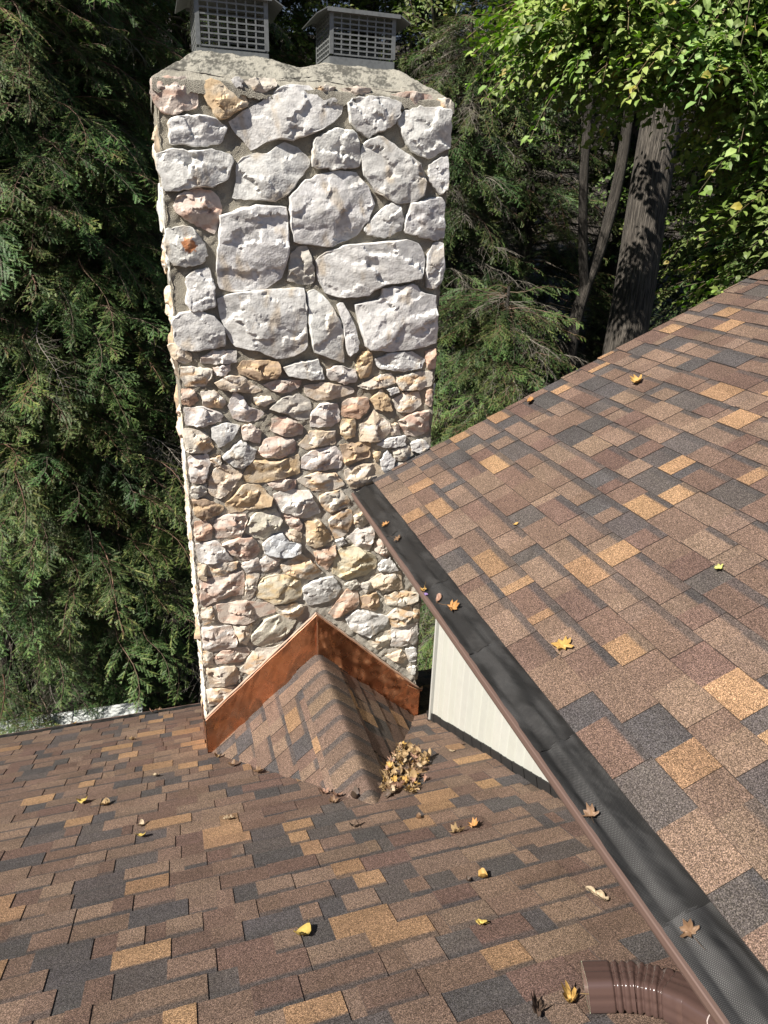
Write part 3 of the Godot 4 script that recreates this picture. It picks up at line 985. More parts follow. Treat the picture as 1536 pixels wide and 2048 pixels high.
func build_wing_roof() -> void:
	var o := thing("wing_roof", "upper brown shingle roof of the side wing rising to the right", "roof")
	var pl := wing_plane()
	var up := 3.02
	put("roof_deck", deck(pl, 0.0, 4.6, 0.0, up, 0.04, M.shingle), o)
	lay(o, pl, -0.012, 4.4, -0.012, up - 0.02, false, PackedVector2Array(), 300, 23, 0.98)
	# the far slope beyond the ridge
	var far := Plane2.new()
	var top := pl.at(0, up, 0)
	far.o = top + Vector3(0, 0, 0)
	far.u = pl.u
	far.v = Vector3(-pl.v.x, pl.v.y, 0)
	far.n = Vector3(-pl.n.x, pl.n.y, 0)
	put("far_slope", deck(far, 0.0, 4.6, -3.0, -0.02, 0.04, M.shingle), o)
	rng.seed = 8
	for k in 34:
		var z := 0.06 + k * 0.135
		var sh := ridge_cap(0.13, 0.15, pl.v.y / pl.v.x, vary(Color(0.34, 0.23, 0.18), 0.15), 0.4)
		put("ridge_cap", sh, o, Transform3D(Basis(), Vector3(top.x, top.y + 0.007, z)))
	# rake trim along the far edge
	var sh2 := Shape.new()
	sh2.box(Transform3D(Basis(pl.u, pl.v, pl.n), pl.at(-0.003, up * 0.5, -0.018)), Vector3(0.006, up, 0.03), Color(0.1, 0.06, 0.05))
	put("drip_edge", sh2.mesh(M.painted), o)
	var sh3 := Shape.new()
	sh3.box(Transform3D(Basis(pl.u, pl.v, pl.n), pl.at(0.03, up * 0.5, -0.13)), Vector3(0.02, up, 0.16), Color(0.6, 0.6, 0.56))
	put("rake_board", sh3.mesh(M.painted), o)

# a shingle bent over a ridge that runs along z; it slopes down on both sides
func ridge_cap(half: float, long: float, slope: float, base: Color, band: float) -> ArrayMesh:
	var sh := Shape.new()
	var rows := []
	var cols := []
	var uvs := []
	var dark := Color(0.16, 0.145, 0.145)
	var far := Vector2(rng.randf(), rng.randf()) * 5.0
	var zs := [0.0, 0.0, long * 0.3, long * 0.52, long * 0.62, long]
	var bands := [0.35, 0.0, 0.0, 0.0, band, band]
	for r in zs.size():
		var row := []
		var crow := []
		var urow := []
		for k in 17:
			var x: float = (k / 8.0 - 1.0) * half
			var soft := 0.022
			var y: float = -slope * (sqrt(x * x + soft * soft) - soft)
			var z: float = zs[zs.size() - 1 - r] if false else zs[r]
			var lift: float = 0.007 * (1.0 - z / long)
			if r == 0:
				lift = -0.004
			row.append(Vector3(x, y + lift, z))
			crow.append(base.lerp(dark, bands[r]))
			urow.append((Vector2(x, z) + far) / 1.536)
		rows.append(row); cols.append(crow); uvs.append(urow)
	sh.sheet(rows, false, true, cols, uvs)
	return sh.mesh(M.shingle)

func build_cricket() -> void:
	var o := thing("roof_cricket", "small shingled cricket ridge running from roof into the front of the chimney", "roof cricket")
	var half := WIDE * 0.5
	var run := 1.424
	var q := sqrt(half * half + CRICKET_Y * CRICKET_Y)
	for s in [-1.0, 1.0]:
		var pl := Plane2.new()
		pl.u = Vector3(0, 0, 1)
		pl.v = Vector3(-s * half, CRICKET_Y, 0) / q
		pl.n = Vector3(s * CRICKET_Y, half, 0) / q
		pl.o = Vector3(half + s * half, 0, 0) + pl.n * 0.012
		var tri := PackedVector2Array([Vector2(0.03, 0.0), Vector2(run + 0.03, q), Vector2(0.03, q)])
		var sh := Shape.new()
		sh.tri(pl.at(0, -0.01, -0.008), pl.at(run, q, -0.008), pl.at(0, q, -0.008), pl.n, [Color(0.2, 0.14, 0.11)])
		put("sheathing", sh.mesh(M.shingle), o)
		var grow := PackedVector2Array([Vector2(0.02, -0.03), Vector2(0.06, -0.03), Vector2(run + 0.07, q), Vector2(0.02, q)])
		lay(o, pl, 0.02, run + 0.08, -0.03, q, false, grow, 120, 41 if s < 0.0 else 42)
	rng.seed = 19
	var bases := [Color(0.38, 0.265, 0.2), Color(0.33, 0.23, 0.18), Color(0.4, 0.28, 0.2), Color(0.34, 0.235, 0.185)]
	for k in 9:
		# the caps lap away from the chimney: the exposed, lower edge of each is towards the roof
		var z := 0.05 + k * 0.158
		var m := ridge_cap(0.15, 0.195, CRICKET_Y / half, vary(bases[k % 4], 0.1), 0.75)
		put("ridge_cap", m, o, Transform3D(Basis(Vector3.UP, PI), Vector3(half, CRICKET_Y + 0.018, z + 0.195)))

# ---------------------------------------------------------------- wing wall, gutter, downspout
func build_wall() -> void:
	var o := thing("siding_wall", "white vertical board siding wall under the gutter of the wing", "wall")
	rng.seed = 3
	var z := 0.2
	var w := 0.092
	for k in 42:
		var z1 := z + w - 0.004
		var sh := Shape.new()
		var e := rng.randf_range(0.0, 0.0015)
		var x0 := WALL_X - e
		var x1 := WALL_X + 0.018
		var top := 1.9
		var b0 := PITCH * z + 0.045
		var b1 := PITCH * z1 + 0.045
		if b1 > top - 0.02:
			break
		var ch := 0.009
		var col := vary(Color(0.43, 0.44, 0.405), 0.035)
		var up := Vector3(0, 1, 0)
		sh.quad(Vector3(x0, b0, z + ch), Vector3(x0, b1, z1 - ch), Vector3(x0, top, z1 - ch), Vector3(x0, top, z + ch), Vector3(-1, 0, 0), [col])
		sh.quad(Vector3(x0, b0, z + ch), Vector3(x0, top, z + ch), Vector3(x0 + ch, top, z), Vector3(x0 + ch, b0, z), Vector3(-1, 0, -1), [col])
		sh.quad(Vector3(x0, b1, z1 - ch), Vector3(x0, top, z1 - ch), Vector3(x0 + ch, top, z1), Vector3(x0 + ch, b1, z1), Vector3(-1, 0, 1), [col])
		sh.quad(Vector3(x0 + ch, b0, z), Vector3(x0 + ch, top, z), Vector3(x1, top, z), Vector3(x1, b0, z), Vector3(0, 0, -1), [col])
		sh.quad(Vector3(x0 + ch, b1, z1), Vector3(x0 + ch, top, z1), Vector3(x1, top, z1), Vector3(x1, b1, z1), Vector3(0, 0, 1), [col])
		sh.quad(Vector3(x0, b0, z + ch), Vector3(x0, b1, z1 - ch), Vector3(x1, b1, z1), Vector3(x1, b0, z), -up, [col])
		put("board", sh.mesh(M.siding), o)
		z += w
	var back := Shape.new()
	back.box(Transform3D(Basis(), Vector3(WALL_X + 0.07, 0.6, 2.2)), Vector3(0.1, 2.6, 3.98), Color(0.5, 0.5, 0.47))
	put("backing", back.mesh(M.painted), o)
	var end := Shape.new()
	end.box(Transform3D(Basis(), Vector3(WALL_X + 1.15, 0.5, 0.235)), Vector3(2.06, 3.1, 0.06), Color(0.6, 0.6, 0.56))
	put("end_wall", end.mesh(M.painted), o)
	var corner := Shape.new()
	corner.box(Transform3D(Basis(), Vector3(WALL_X - 0.004, 0.98, 0.188)), Vector3(0.03, 1.8, 0.022), Color(0.42, 0.43, 0.41))
	put("corner_trim", corner.mesh(M.siding), o)
	# dark membrane left showing below the boards
	var strip := Shape.new()
	var pl := main_plane()
	var u := WALL_X - 0.004
	for k in 26:
		var a := 1.87 + k * 0.143
		strip.box(Transform3D(Basis(pl.u, pl.v, pl.n), pl.at(u, a, 0.02 + (k % 2) * 0.001)), Vector3(0.012, 0.15, 0.072 + rng.randf_range(-0.006, 0.006)), Color(0.012, 0.012, 0.012))
	put("step_flashing", strip.mesh(M.painted), o)
	var soffit := Shape.new()
	soffit.box(Transform3D(Basis(), Vector3((LIP.x + 0.15 + WALL_X) * 0.5, 1.845, 2.3)), Vector3(WALL_X - LIP.x - 0.15, 0.015, 4.4), Color(0.6, 0.6, 0.56))
	put("soffit", soffit.mesh(M.painted), o)
	var fascia := Shape.new()
	fascia.box(Transform3D(Basis(), Vector3(LIP.x + 0.142, 1.87, 2.3)), Vector3(0.016, 0.15, 4.45), Color(0.1, 0.06, 0.052))
	put("fascia", fascia.mesh(M.painted), o)

func gutter(o: Node3D, at: Transform3D, z0: float, z1: float) -> void:
	var prof := [Vector2(0.02, 0.001), Vector2(0.017, 0.004), Vector2(0.003, 0.004), Vector2(0.0, 0.001), Vector2(0.0, -0.016), Vector2(0.003, -0.02), Vector2(0.011, -0.024), Vector2(0.011, -0.036), Vector2(0.016, -0.05), Vector2(0.03, -0.07), Vector2(0.044, -0.082), Vector2(0.05, -0.1), Vector2(0.132, -0.1), Vector2(0.132, 0.02)]
	var sh := Shape.new()
	for k in prof.size() - 1:
		var a: Vector2 = prof[k]
		var b: Vector2 = prof[k + 1]
		var out := Vector3(-(b - a).y * -1.0, -(b - a).x, 0)
		out = Vector3((b - a).y, -(b - a).x, 0)
		sh.quad(at * Vector3(a.x, a.y, z0), at * Vector3(a.x, a.y, z1), at * Vector3(b.x, b.y, z1), at * Vector3(b.x, b.y, z0), at.basis * out, [Color.WHITE])
		var i0 := a + Vector2(0.0016, 0.0012)
		var i1 := b + Vector2(0.0016, 0.0012)
		if k > 3:
			sh.quad(at * Vector3(i0.x, i0.y, z0), at * Vector3(i0.x, i0.y, z1), at * Vector3(i1.x, i1.y, z1), at * Vector3(i1.x, i1.y, z0), at.basis * -out, [Color.WHITE])
	put("trough", sh.mesh(M.brown), o)
	for z in [z0, z1]:
		var cap := Shape.new()
		var poly := PackedVector2Array()
		for q in prof:
			poly.append(q)
		var ids := Geometry2D.triangulate_polygon(poly)
		for k in range(0, ids.size(), 3):
			var p := []
			for j in 3:
				p.append(at * Vector3(poly[ids[k + j]].x, poly[ids[k + j]].y, z))
			cap.tri(p[0], p[1], p[2], at.basis * Vector3(0, 0, z - (z0 + z1) * 0.5), [Color.WHITE])
		put("end_cap", cap.mesh(M.brown), o)

func guard_panel(at: Transform3D, z0: float, z1: float, seed_: int) -> ArrayMesh:
	var rows := []
	var uvs := []
	var nz := maxi(4, int((z1 - z0) / 0.02))
	var nx := 14
	for r in nz + 1:
		var row := []
		var urow := []
		for k in nx + 1:
			var f := float(k) / nx
			var z := lerpf(z0, z1, float(r) / nz)
			var x := lerpf(0.012, 0.178, f)
			var y := lerpf(0.006, 0.064, f)
			y += 0.007 * exp(-pow((f - 0.42) / 0.12, 2.0)) - 0.008 * exp(-pow((f - 0.2) / 0.1, 2.0))
			y += rough.get_noise_2d(z * 3.0 + seed_ * 11.0, f * 5.0) * 0.008
			var e := minf(z - z0, z1 - z)
			y += 0.004 * exp(-e / 0.012)
			row.append(at * Vector3(x, y, z))
			urow.append(Vector2(x, z) / 0.14)
		rows.append(row)
		uvs.append(urow)
	var cols := []
	for r in rows.size():
		var crow := []
		for k in rows[r].size():
			var q: Vector3 = rows[r][k]
			var dust := 0.4 + 0.6 * smoothstep(-0.3, 0.4, blotch.get_noise_2d(q.x * 9.0, q.z * 3.0) + 0.4 * blotch.get_noise_2d(q.x * 40.0, q.z * 40.0))
			crow.append(Color(dust, dust * 0.97, dust * 0.93))
		cols.append(crow)
	var sh := Shape.new()
	sh.sheet(rows, false, true, cols, uvs)
	return sh.mesh(M.guard)

func build_gutters() -> void:
	var o := thing("rain_gutter", "brown metal gutter with black mesh leaf guard along the wing eave", "gutter")
	var at := Transform3D(Basis(), LIP)
	gutter(o, at, 0.05, 4.55)
	var joints := [0.055, 0.74, 1.353, 1.9, 2.487, 3.139, 3.75, 4.5]
	for k in joints.size() - 1:
		put("mesh_guard", guard_panel(at, joints[k], joints[k + 1] + 0.006, k), o)
	var e := thing("eave_gutter", "dark low gutter along the bottom eave left of the chimney", "gutter")
	var g := Transform3D(Basis(Vector3(0, 0, 1), Vector3.UP, Vector3(-1, 0, 0)), Vector3(0, PITCH * -1.47 - 0.075, -1.47 - 0.155))
	gutter(e, g, -0.0, 5.9)
	for k in 9:
		put("mesh_guard", guard_panel(g, 0.01 + k * 0.65, 0.66 + k * 0.65, 20 + k), e)

func build_downspout() -> void:
	var o := thing("downspout", "glossy brown ribbed downspout elbow emptying onto the main roof", "downspout")
	var ctl := [Vector3(0.903, 1.612, 3.052), Vector3(0.968, 1.624, 3.077), Vector3(1.025, 1.638, 3.105), Vector3(1.078, 1.658, 3.15), Vector3(1.118, 1.686, 3.215), Vector3(1.142, 1.72, 3.295), Vector3(1.145, 1.765, 3.375), Vector3(1.125, 1.815, 3.43), Vector3(1.1, 1.87, 3.44)]
	var curve := Curve3D.new()
	for k in ctl.size():
		var tg: Vector3 = (ctl[mini(k + 1, ctl.size() - 1)] - ctl[maxi(k - 1, 0)]) * 0.17
		curve.add_point(ctl[k], -tg, tg)
	var far := curve.get_baked_length()
	var rows := []
	var inner := []
	var n := 48
	var steps := 220
	for r in steps + 1:
		var s := far * r / steps
		var c := curve.sample_baked(s)
		var d := (curve.sample_baked(minf(s + 0.01, far)) - curve.sample_baked(maxf(s - 0.01, 0.0))).normalized()
		var up := Vector3(0, 0.8926, -0.4508).lerp(Vector3(-0.9, 0.1, 0.1), smoothstep(far * 0.6, far, s)).normalized()
		var side := d.cross(up).normalized()
		up = side.cross(d).normalized()
		var pinch := 0.0
		for k in 8:
			var w := s - (0.076 + k * 0.021)
			pinch += (0.0075 + 0.0025 * sin(k * 2.3)) * exp(-pow(w / 0.0042, 2.0))
		var swell := 1.0 + 0.04 * smoothstep(0.25, 0.27, s)
		var row := []
		var irow := []
		for k in n:
			var g := TAU * k / n
			var q := Vector2(cos(g), sin(g))
			q = q / pow(pow(absf(q.x), 7.0) + pow(absf(q.y), 7.0), 1.0 / 7.0)
			var groove := 1.0 - 0.05 * pow(0.5 + 0.5 * cos(q.x * 13.0), 3.0) * (1.0 if absf(q.y) > 0.9 else 0.0) - 0.04 * pow(0.5 + 0.5 * cos(q.y * 10.0), 3.0) * (1.0 if absf(q.x) > 0.9 else 0.0)
			q = Vector2(q.x * 0.06 * swell * groove, q.y * 0.046 * swell * groove)
			q -= q.normalized() * pinch
			row.append(c + side * q.x + up * q.y)
			irow.append(c + side * q.x * 0.965 + up * q.y * 0.955)
		rows.append(row)
		inner.append(irow)
	var sh := Shape.new()
	sh.sheet(rows, true, true)
	put("elbow_pipe", sh.mesh(M.brown_gloss), o)
	var ins := Shape.new()
	ins.sheet(inner.slice(0, 80), true, false)
	put("pipe_lining", ins.mesh(M.brown), o)
	var rim := Shape.new()
	var a0 := []
	var a1 := []
	for k in n:
		a0.append(rows[0][k] + Vector3(-0.001, 0, 0))
		a1.append(inner[0][k] + Vector3(-0.001, 0, 0))
	for k in n:
		rim.quad(a0[k], a0[(k + 1) % n], a1[(k + 1) % n], a1[k], Vector3(-1, 0, 0), [Color(0.62, 0.7, 0.5)])
	put("cut_rim", rim.mesh(M.painted), o)
	var seam := Shape.new()
	var at := int(0.62 * steps)
	var sp := []
	var sr := []
	for k in n + 1:
		sp.append(rows[at][k % n] + (rows[at][k % n] - curve.sample_baked(far * 0.62)).normalized() * 0.001)
		sr.append(0.0016)
	seam.tube(sp, sr, 5, Color(0.4, 0.34, 0.32))
	put("pipe_joint", seam.mesh(M.painted), o)

# ---------------------------------------------------------------- leaves
var leaf_shapes := []

func leaf_outline(kind: int) -> PackedVector2Array:
	var pts := PackedVector2Array()
	if kind == 0:      # maple
		var r := [0.28, 0.75, 0.42, 1.0, 0.5, 1.05, 0.52, 1.0, 0.42, 0.75]
		for k in 20:
			var g := -PI * 0.5 + TAU * k / 20.0
			var q := 0.32 if k == 0 else [1.0, 0.62, 0.5, 0.88, 0.98, 0.5, 0.72, 0.95, 0.7, 1.1, 0.7, 0.95, 0.72, 0.5, 0.98, 0.88, 0.5, 0.62, 0.5][k - 1] as float
			pts.append(Vector2(cos(g), sin(g)) * q * (0.8 if k == 1 or k == 19 else 1.0) * r[3] * 0.5)
	elif kind == 1:    # oval
		for k in 14:
			var g := -PI * 0.5 + TAU * k / 14.0
			pts.append(Vector2(cos(g) * 0.3 * (1.0 + 0.08 * (k % 2)), sin(g) * 0.55))
	else:              # oak
		for k in 20:
			var g := -PI * 0.5 + TAU * k / 20.0
			pts.append(Vector2(cos(g) * (0.3 if k % 3 != 1 else 0.16), sin(g) * 0.62))
	return pts

func leaf_mesh(kind: int, curl: float, fold: float, twist: float, col: Color, seed_: int) -> ArrayMesh:
	rng.seed = seed_
	var line := leaf_outline(kind)
	var rows := []
	var cols := []
	var edge := col * 0.62
	for f in [1.0, 0.8, 0.55, 0.28, 0.0]:
		var row := []
		var crow := []
		for q in line:
			var w: Vector2 = q * f
			var wob := rough.get_noise_3d(w.x * 40.0, w.y * 40.0, seed_ * 3.0)
			var y := curl * (w.y * w.y) * 1.6 + fold * absf(w.x) * 1.1 + twist * w.x * w.y * 2.0 + wob * 0.16
			row.append(Vector3(w.x * (1.0 - 0.35 * absf(fold)), y, w.y * (1.0 - 0.3 * absf(curl))))
			crow.append(col.lerp(edge, clampf(pow(f, 3.0) * (0.35 + wob * 2.0), 0, 1)) * (1.0 + wob * 0.7))
		rows.append(row)
		cols.append(crow)
	var sh := Shape.new()
	sh.sheet(rows, true, false, cols)
	var stem := []
	for k in 5:
		stem.append(Vector3(0.02 * k * twist, curl * 0.25 + 0.03 * k * k * 0.3, -0.3 - 0.13 * k))
	sh.tube(stem, [0.012, 0.011, 0.01, 0.009, 0.008], 4, col * 0.5)
	return sh.mesh(M.leaf)

const LEAF := {"gold": [0.42, 0.26, 0.075], "yellow": [0.5, 0.37, 0.1], "tan": [0.33, 0.23, 0.12], "brown": [0.19, 0.115, 0.065], "dark": [0.08, 0.055, 0.04], "orange": [0.38, 0.19, 0.06], "pale": [0.38, 0.3, 0.2], "rosy": [0.28, 0.165, 0.115], "lime": [0.42, 0.42, 0.13], "purple": [0.2, 0.13, 0.3]}

func leaf_thing(at: Array, pl: Plane2, kind: int, colour: String, size: float, label: String, curl := 0.5) -> void:
	var p := Vector3(at[0], at[1], at[2])
	rng.seed = int(absf(p.x * 977.0) + absf(p.z * 3571.0))
	var fold := rng.randf_range(0.05, 0.5)
	var twist := rng.randf_range(-0.7, 0.7)
	var yaw := rng.randf() * TAU
	var tilt := rng.randf_range(-0.3, 0.3)
	var c: Array = LEAF[colour]
	var m := leaf_mesh(kind, curl, fold, twist, Color(c[0], c[1], c[2]), rng.randi() % 1000)
	var o := put("fallen_leaf", m, self)
	tag(o, label, "leaf", "fallen leaves on the roofs")
	var b := Basis(pl.u, pl.n, pl.u.cross(pl.n)).orthonormalized() * Basis(Vector3.UP, yaw) * Basis(Vector3.RIGHT, tilt)
	o.transform = Transform3D(b.scaled_local(Vector3.ONE * size), p)
	var low := 9.0
	for q in m.surface_get_arrays(0)[Mesh.ARRAY_VERTEX]:
		low = minf(low, pl.n.dot(o.transform * q - p))
	o.position += pl.n * (0.011 - low)

func build_leaves() -> void:
	var main := main_plane()
	var wing := wing_plane()
	var guard := Plane2.new()
	guard.u = wing.u; guard.v = wing.v; guard.n = wing.n; guard.o = wing.o
	leaf_thing([0.048, 0.102, 0.203], main, 1, "tan", .07, "tan curled leaf beside the lower left corner of the copper flashing", 1.0)
	leaf_thing([0.124, 0.220, 0.435], main, 1, "brown", .07, "small brown curled leaf just right of the tan leaf near the copper corner", 1.0)
	leaf_thing([0.266, 0.339, 0.670], main, 0, "brown", .085, "crumpled brown leaf on the lower left skirt of the cricket", 1.0)
	leaf_thing([-0.767, 0.295, 0.585], main, 1, "yellow", .1, "long flat yellow-tan leaf far left on the main roof", 0.3)
	leaf_thing([-0.629, 0.354, 0.701], main, 1, "tan", .085, "tan leaf right beside the long yellow-tan leaf at far left", 0.5)
	leaf_thing([-0.403, 0.567, 1.123], main, 1, "pale", .05, "tiny pale leaf sliver above the bright yellow leaf", 0.8)
	leaf_thing([-0.395, 0.639, 1.265], main, 1, "yellow", .065, "bright yellow small leaf on the left half of the main roof", 0.3)
	leaf_thing([-0.569, -0.325, -0.643], main, 0, "tan", .075, "curled tan leaf on the roof near the eave left of the chimney", 0.9)
	leaf_thing([-0.357, 0.181, 0.358], main, 1, "pale", .055, "thin pale leaf sliver lying between chimney corner and left edge", 0.4)
	leaf_thing([0.039, 0.647, 1.281], main, 0, "pale", .07, "grey-tan crumpled leaf alone in the middle left of the main roof", 0.9)
	leaf_thing([0.568, 0.611, 1.209], main, 0, "rosy", .085, "pinkish brown leaf at the foot of the cricket, left of its cluster", 0.6)
	leaf_thing([0.620, 0.649, 1.284], main, 0, "rosy", .08, "pinkish brown leaf in the middle of the cluster at the cricket foot", 0.6)
	leaf_thing([0.584, 0.683, 1.352], main, 0, "brown", .075, "brown leaf lowest in the cluster at the cricket foot", 1.0)
	leaf_thing([0.703, 0.687, 1.361], main, 1, "dark", .085, "dark upright curled leaf right of the cluster at the cricket foot", 1.3)
	leaf_thing([0.605, 0.847, 1.677], main, 1, "dark", .055, "small dark curled leaf below the cricket foot", 1.2)
	leaf_thing([0.914, 0.881, 1.745], main, 1, "brown", .05, "small brown leaf below the leaf drift", 1.0)
	leaf_thing([1.016, 0.991, 1.962], main, 0, "tan", .085, "tan-orange curled leaf, left one of a pair on the roof", 0.9)
	leaf_thing([1.103, 0.986, 1.952], main, 0, "orange", .08, "orange upright leaf, right one of a pair on the roof", 0.9)
	leaf_thing([0.945, 1.192, 2.359], main, 1, "gold", .065, "gold-brown leaf midway between the wall and the roof bottom", 0.8)
	leaf_thing([0.885, 1.189, 2.354], main, 1, "dark", .035, "dark leaf scrap beside the gold-brown leaf", 1.0)
	leaf_thing([0.212, 1.223, 2.421], main, 1, "yellow", .1, "long yellow leaf with dark curled tip at bottom centre", 0.5)
	leaf_thing([0.806, 1.326, 2.626], main, 1, "yellow", .055, "small yellow leaf on a tan shingle low on the main roof", 0.4)
	leaf_thing([1.249, 1.338, 2.648], main, 2, "pale", .085, "pale lobed oak leaf beside the lower gutter edge", 0.1)
	leaf_thing([1.443, 0.484, 0.959], main, 1, "pale", .05, "pale flat leaf near the foot of the white wall", 0.2)
	leaf_thing([0.872, 1.540, 3.050], main, 0, "gold", .085, "orange-gold crumpled leaf at the mouth of the downspout", 1.1)
	leaf_thing([0.767, 1.539, 3.047], main, 0, "dark", .085, "dark brown curled leaf at the bottom edge left of the downspout", 1.3)
	leaf_thing([-0.452, -0.755, -1.495], main, 0, "rosy", .085, "reddish brown leaf on the eave nearest the chimney", 0.8)
	leaf_thing([-0.396, -0.775, -1.534], main, 0, "brown", .07, "brown leaf touching the reddish one on the eave", 0.8)
	leaf_thing([-1.136, -0.790, -1.564], main, 1, "gold", .06, "golden leaf caught on the eave gutter edge at left", 0.8)
	leaf_thing([1.302, 2.070, 2.136], wing, 0, "gold", .1, "large golden maple leaf lying flat on the wing roof", 0.25)
	leaf_thing([2.620, 2.702, 0.595], wing, 0, "gold", .11, "golden curled leaf high on the wing roof below the rake", 0.8)
	leaf_thing([2.172, 2.487, 0.141], wing, 1, "orange", .07, "small orange leaf at the rake edge of the wing roof", 0.5)
	leaf_thing([1.532, 2.180, 1.261], wing, 1, "gold", .03, "tiny orange leaf scrap in the middle of the wing roof", 0.4)
	leaf_thing([1.912, 2.362, 2.191], wing, 0, "lime", .05, "small yellow-green leaf at the right side of the wing roof", 0.3)
	leaf_thing([1.062, 1.941, 0.624], guard, 0, "orange", .06, "orange leaf farthest up the gutter guard", 0.6)
	leaf_thing([1.067, 1.943, 0.821], guard, 0, "brown", .065, "brown leaf with long stem on the gutter guard below the orange one", 0.5)
	leaf_thing([1.027, 1.924, 1.352], guard, 0, "gold", .05, "gold leaf bit beside purple petals on the gutter guard", 0.9)
	leaf_thing([1.023, 1.923, 1.397], guard, 1, "purple", .028, "purple petals stuck on the gutter guard against the lip", 0.6)
	leaf_thing([1.058, 1.939, 1.469], guard, 1, "rosy", .05, "reddish brown leaf across the middle of the gutter guard", 0.4)
	leaf_thing([1.078, 1.949, 1.582], guard, 0, "orange", .085, "large orange maple leaf on the roof edge of the gutter guard", 0.7)
	leaf_thing([1.040, 1.931, 2.781], guard, 0, "brown", .065, "brown-yellow crushed leaf across the gutter guard halfway down", 0.9)
	leaf_thing([1.067, 1.944, 3.186], guard, 0, "brown", .065, "dark brown folded leaf on the near end of the gutter guard", 1.0)
	# the drift caught in the right valley of the cricket
	var o := thing("leaf_pile", "drift of dry yellow and brown leaves in the valley right of the cricket", "leaf pile", Vector3(1.06, PITCH * 1.1, 1.1))
	var kinds := []
	var names := ["tan", "gold", "brown", "pale", "gold", "tan", "tan", "brown", "dark", "tan", "rosy", "tan"]
	for k in 12:
		rng.seed = 900 + k
		var c: Array = LEAF[names[k]]
		kinds.append(leaf_mesh(0 if k % 3 else 1, rng.randf_range(0.3, 1.3), rng.randf_range(0.1, 0.8), rng.randf_range(-0.9, 0.9), Color(c[0], c[1], c[2]), 900 + k))
	rng.seed = 4
	for k in 140:
		var f := rng.randf()
		var g := rng.randf_range(-1.0, 1.0)
		var z := lerpf(0.7, 1.42, f)
		var half := 0.17 * (1.0 - pow(absf(f - 0.5) * 1.8, 2.0)) + 0.03
		var valley := WIDE * 0.5 + WIDE * 0.5 * (1.0 - z / 1.424)
		var x := maxf(valley + 0.02, lerpf(1.16, 0.95, f) + g * half)
		var heap := 0.04 * (1.0 - g * g) * (1.0 - absf(f - 0.5) * 1.6)
		var b := Basis.from_euler(Vector3(rng.randf_range(-0.9, 0.9), rng.randf() * TAU, rng.randf_range(-0.9, 0.9)))
		var p := Vector3(x, PITCH * z + 0.022 + rng.randf() * heap, z)
		put("leaf", kinds[rng.randi() % 12], o, Transform3D(b.scaled_local(Vector3.ONE * rng.randf_range(0.05, 0.085)), p - o.position))

# ---------------------------------------------------------------- woods
var boughs := []
var twigs := []
var sprays := []

func needles(sh: Shape, a: Vector3, d: Vector3, long: float, up: Vector3, col: Color, size: float) -> void:
	var side := d.cross(up).normalized()
	var n := int(long / 0.0125)
	for k in n:
		var q := a + d * (k * 0.0125)
		var w := size * (1.0 - 0.5 * k / n) * rng.randf_range(0.75, 1.2)
		var cc := col * rng.randf_range(0.8, 1.25)
		for s in [-1.0, 1.0]:
			var tip: Vector3 = q + side * s * w + d * w * 0.55 - up * w * 0.1
			sh.tri(q - d * 0.0045, q + d * 0.005, tip, up, [cc])

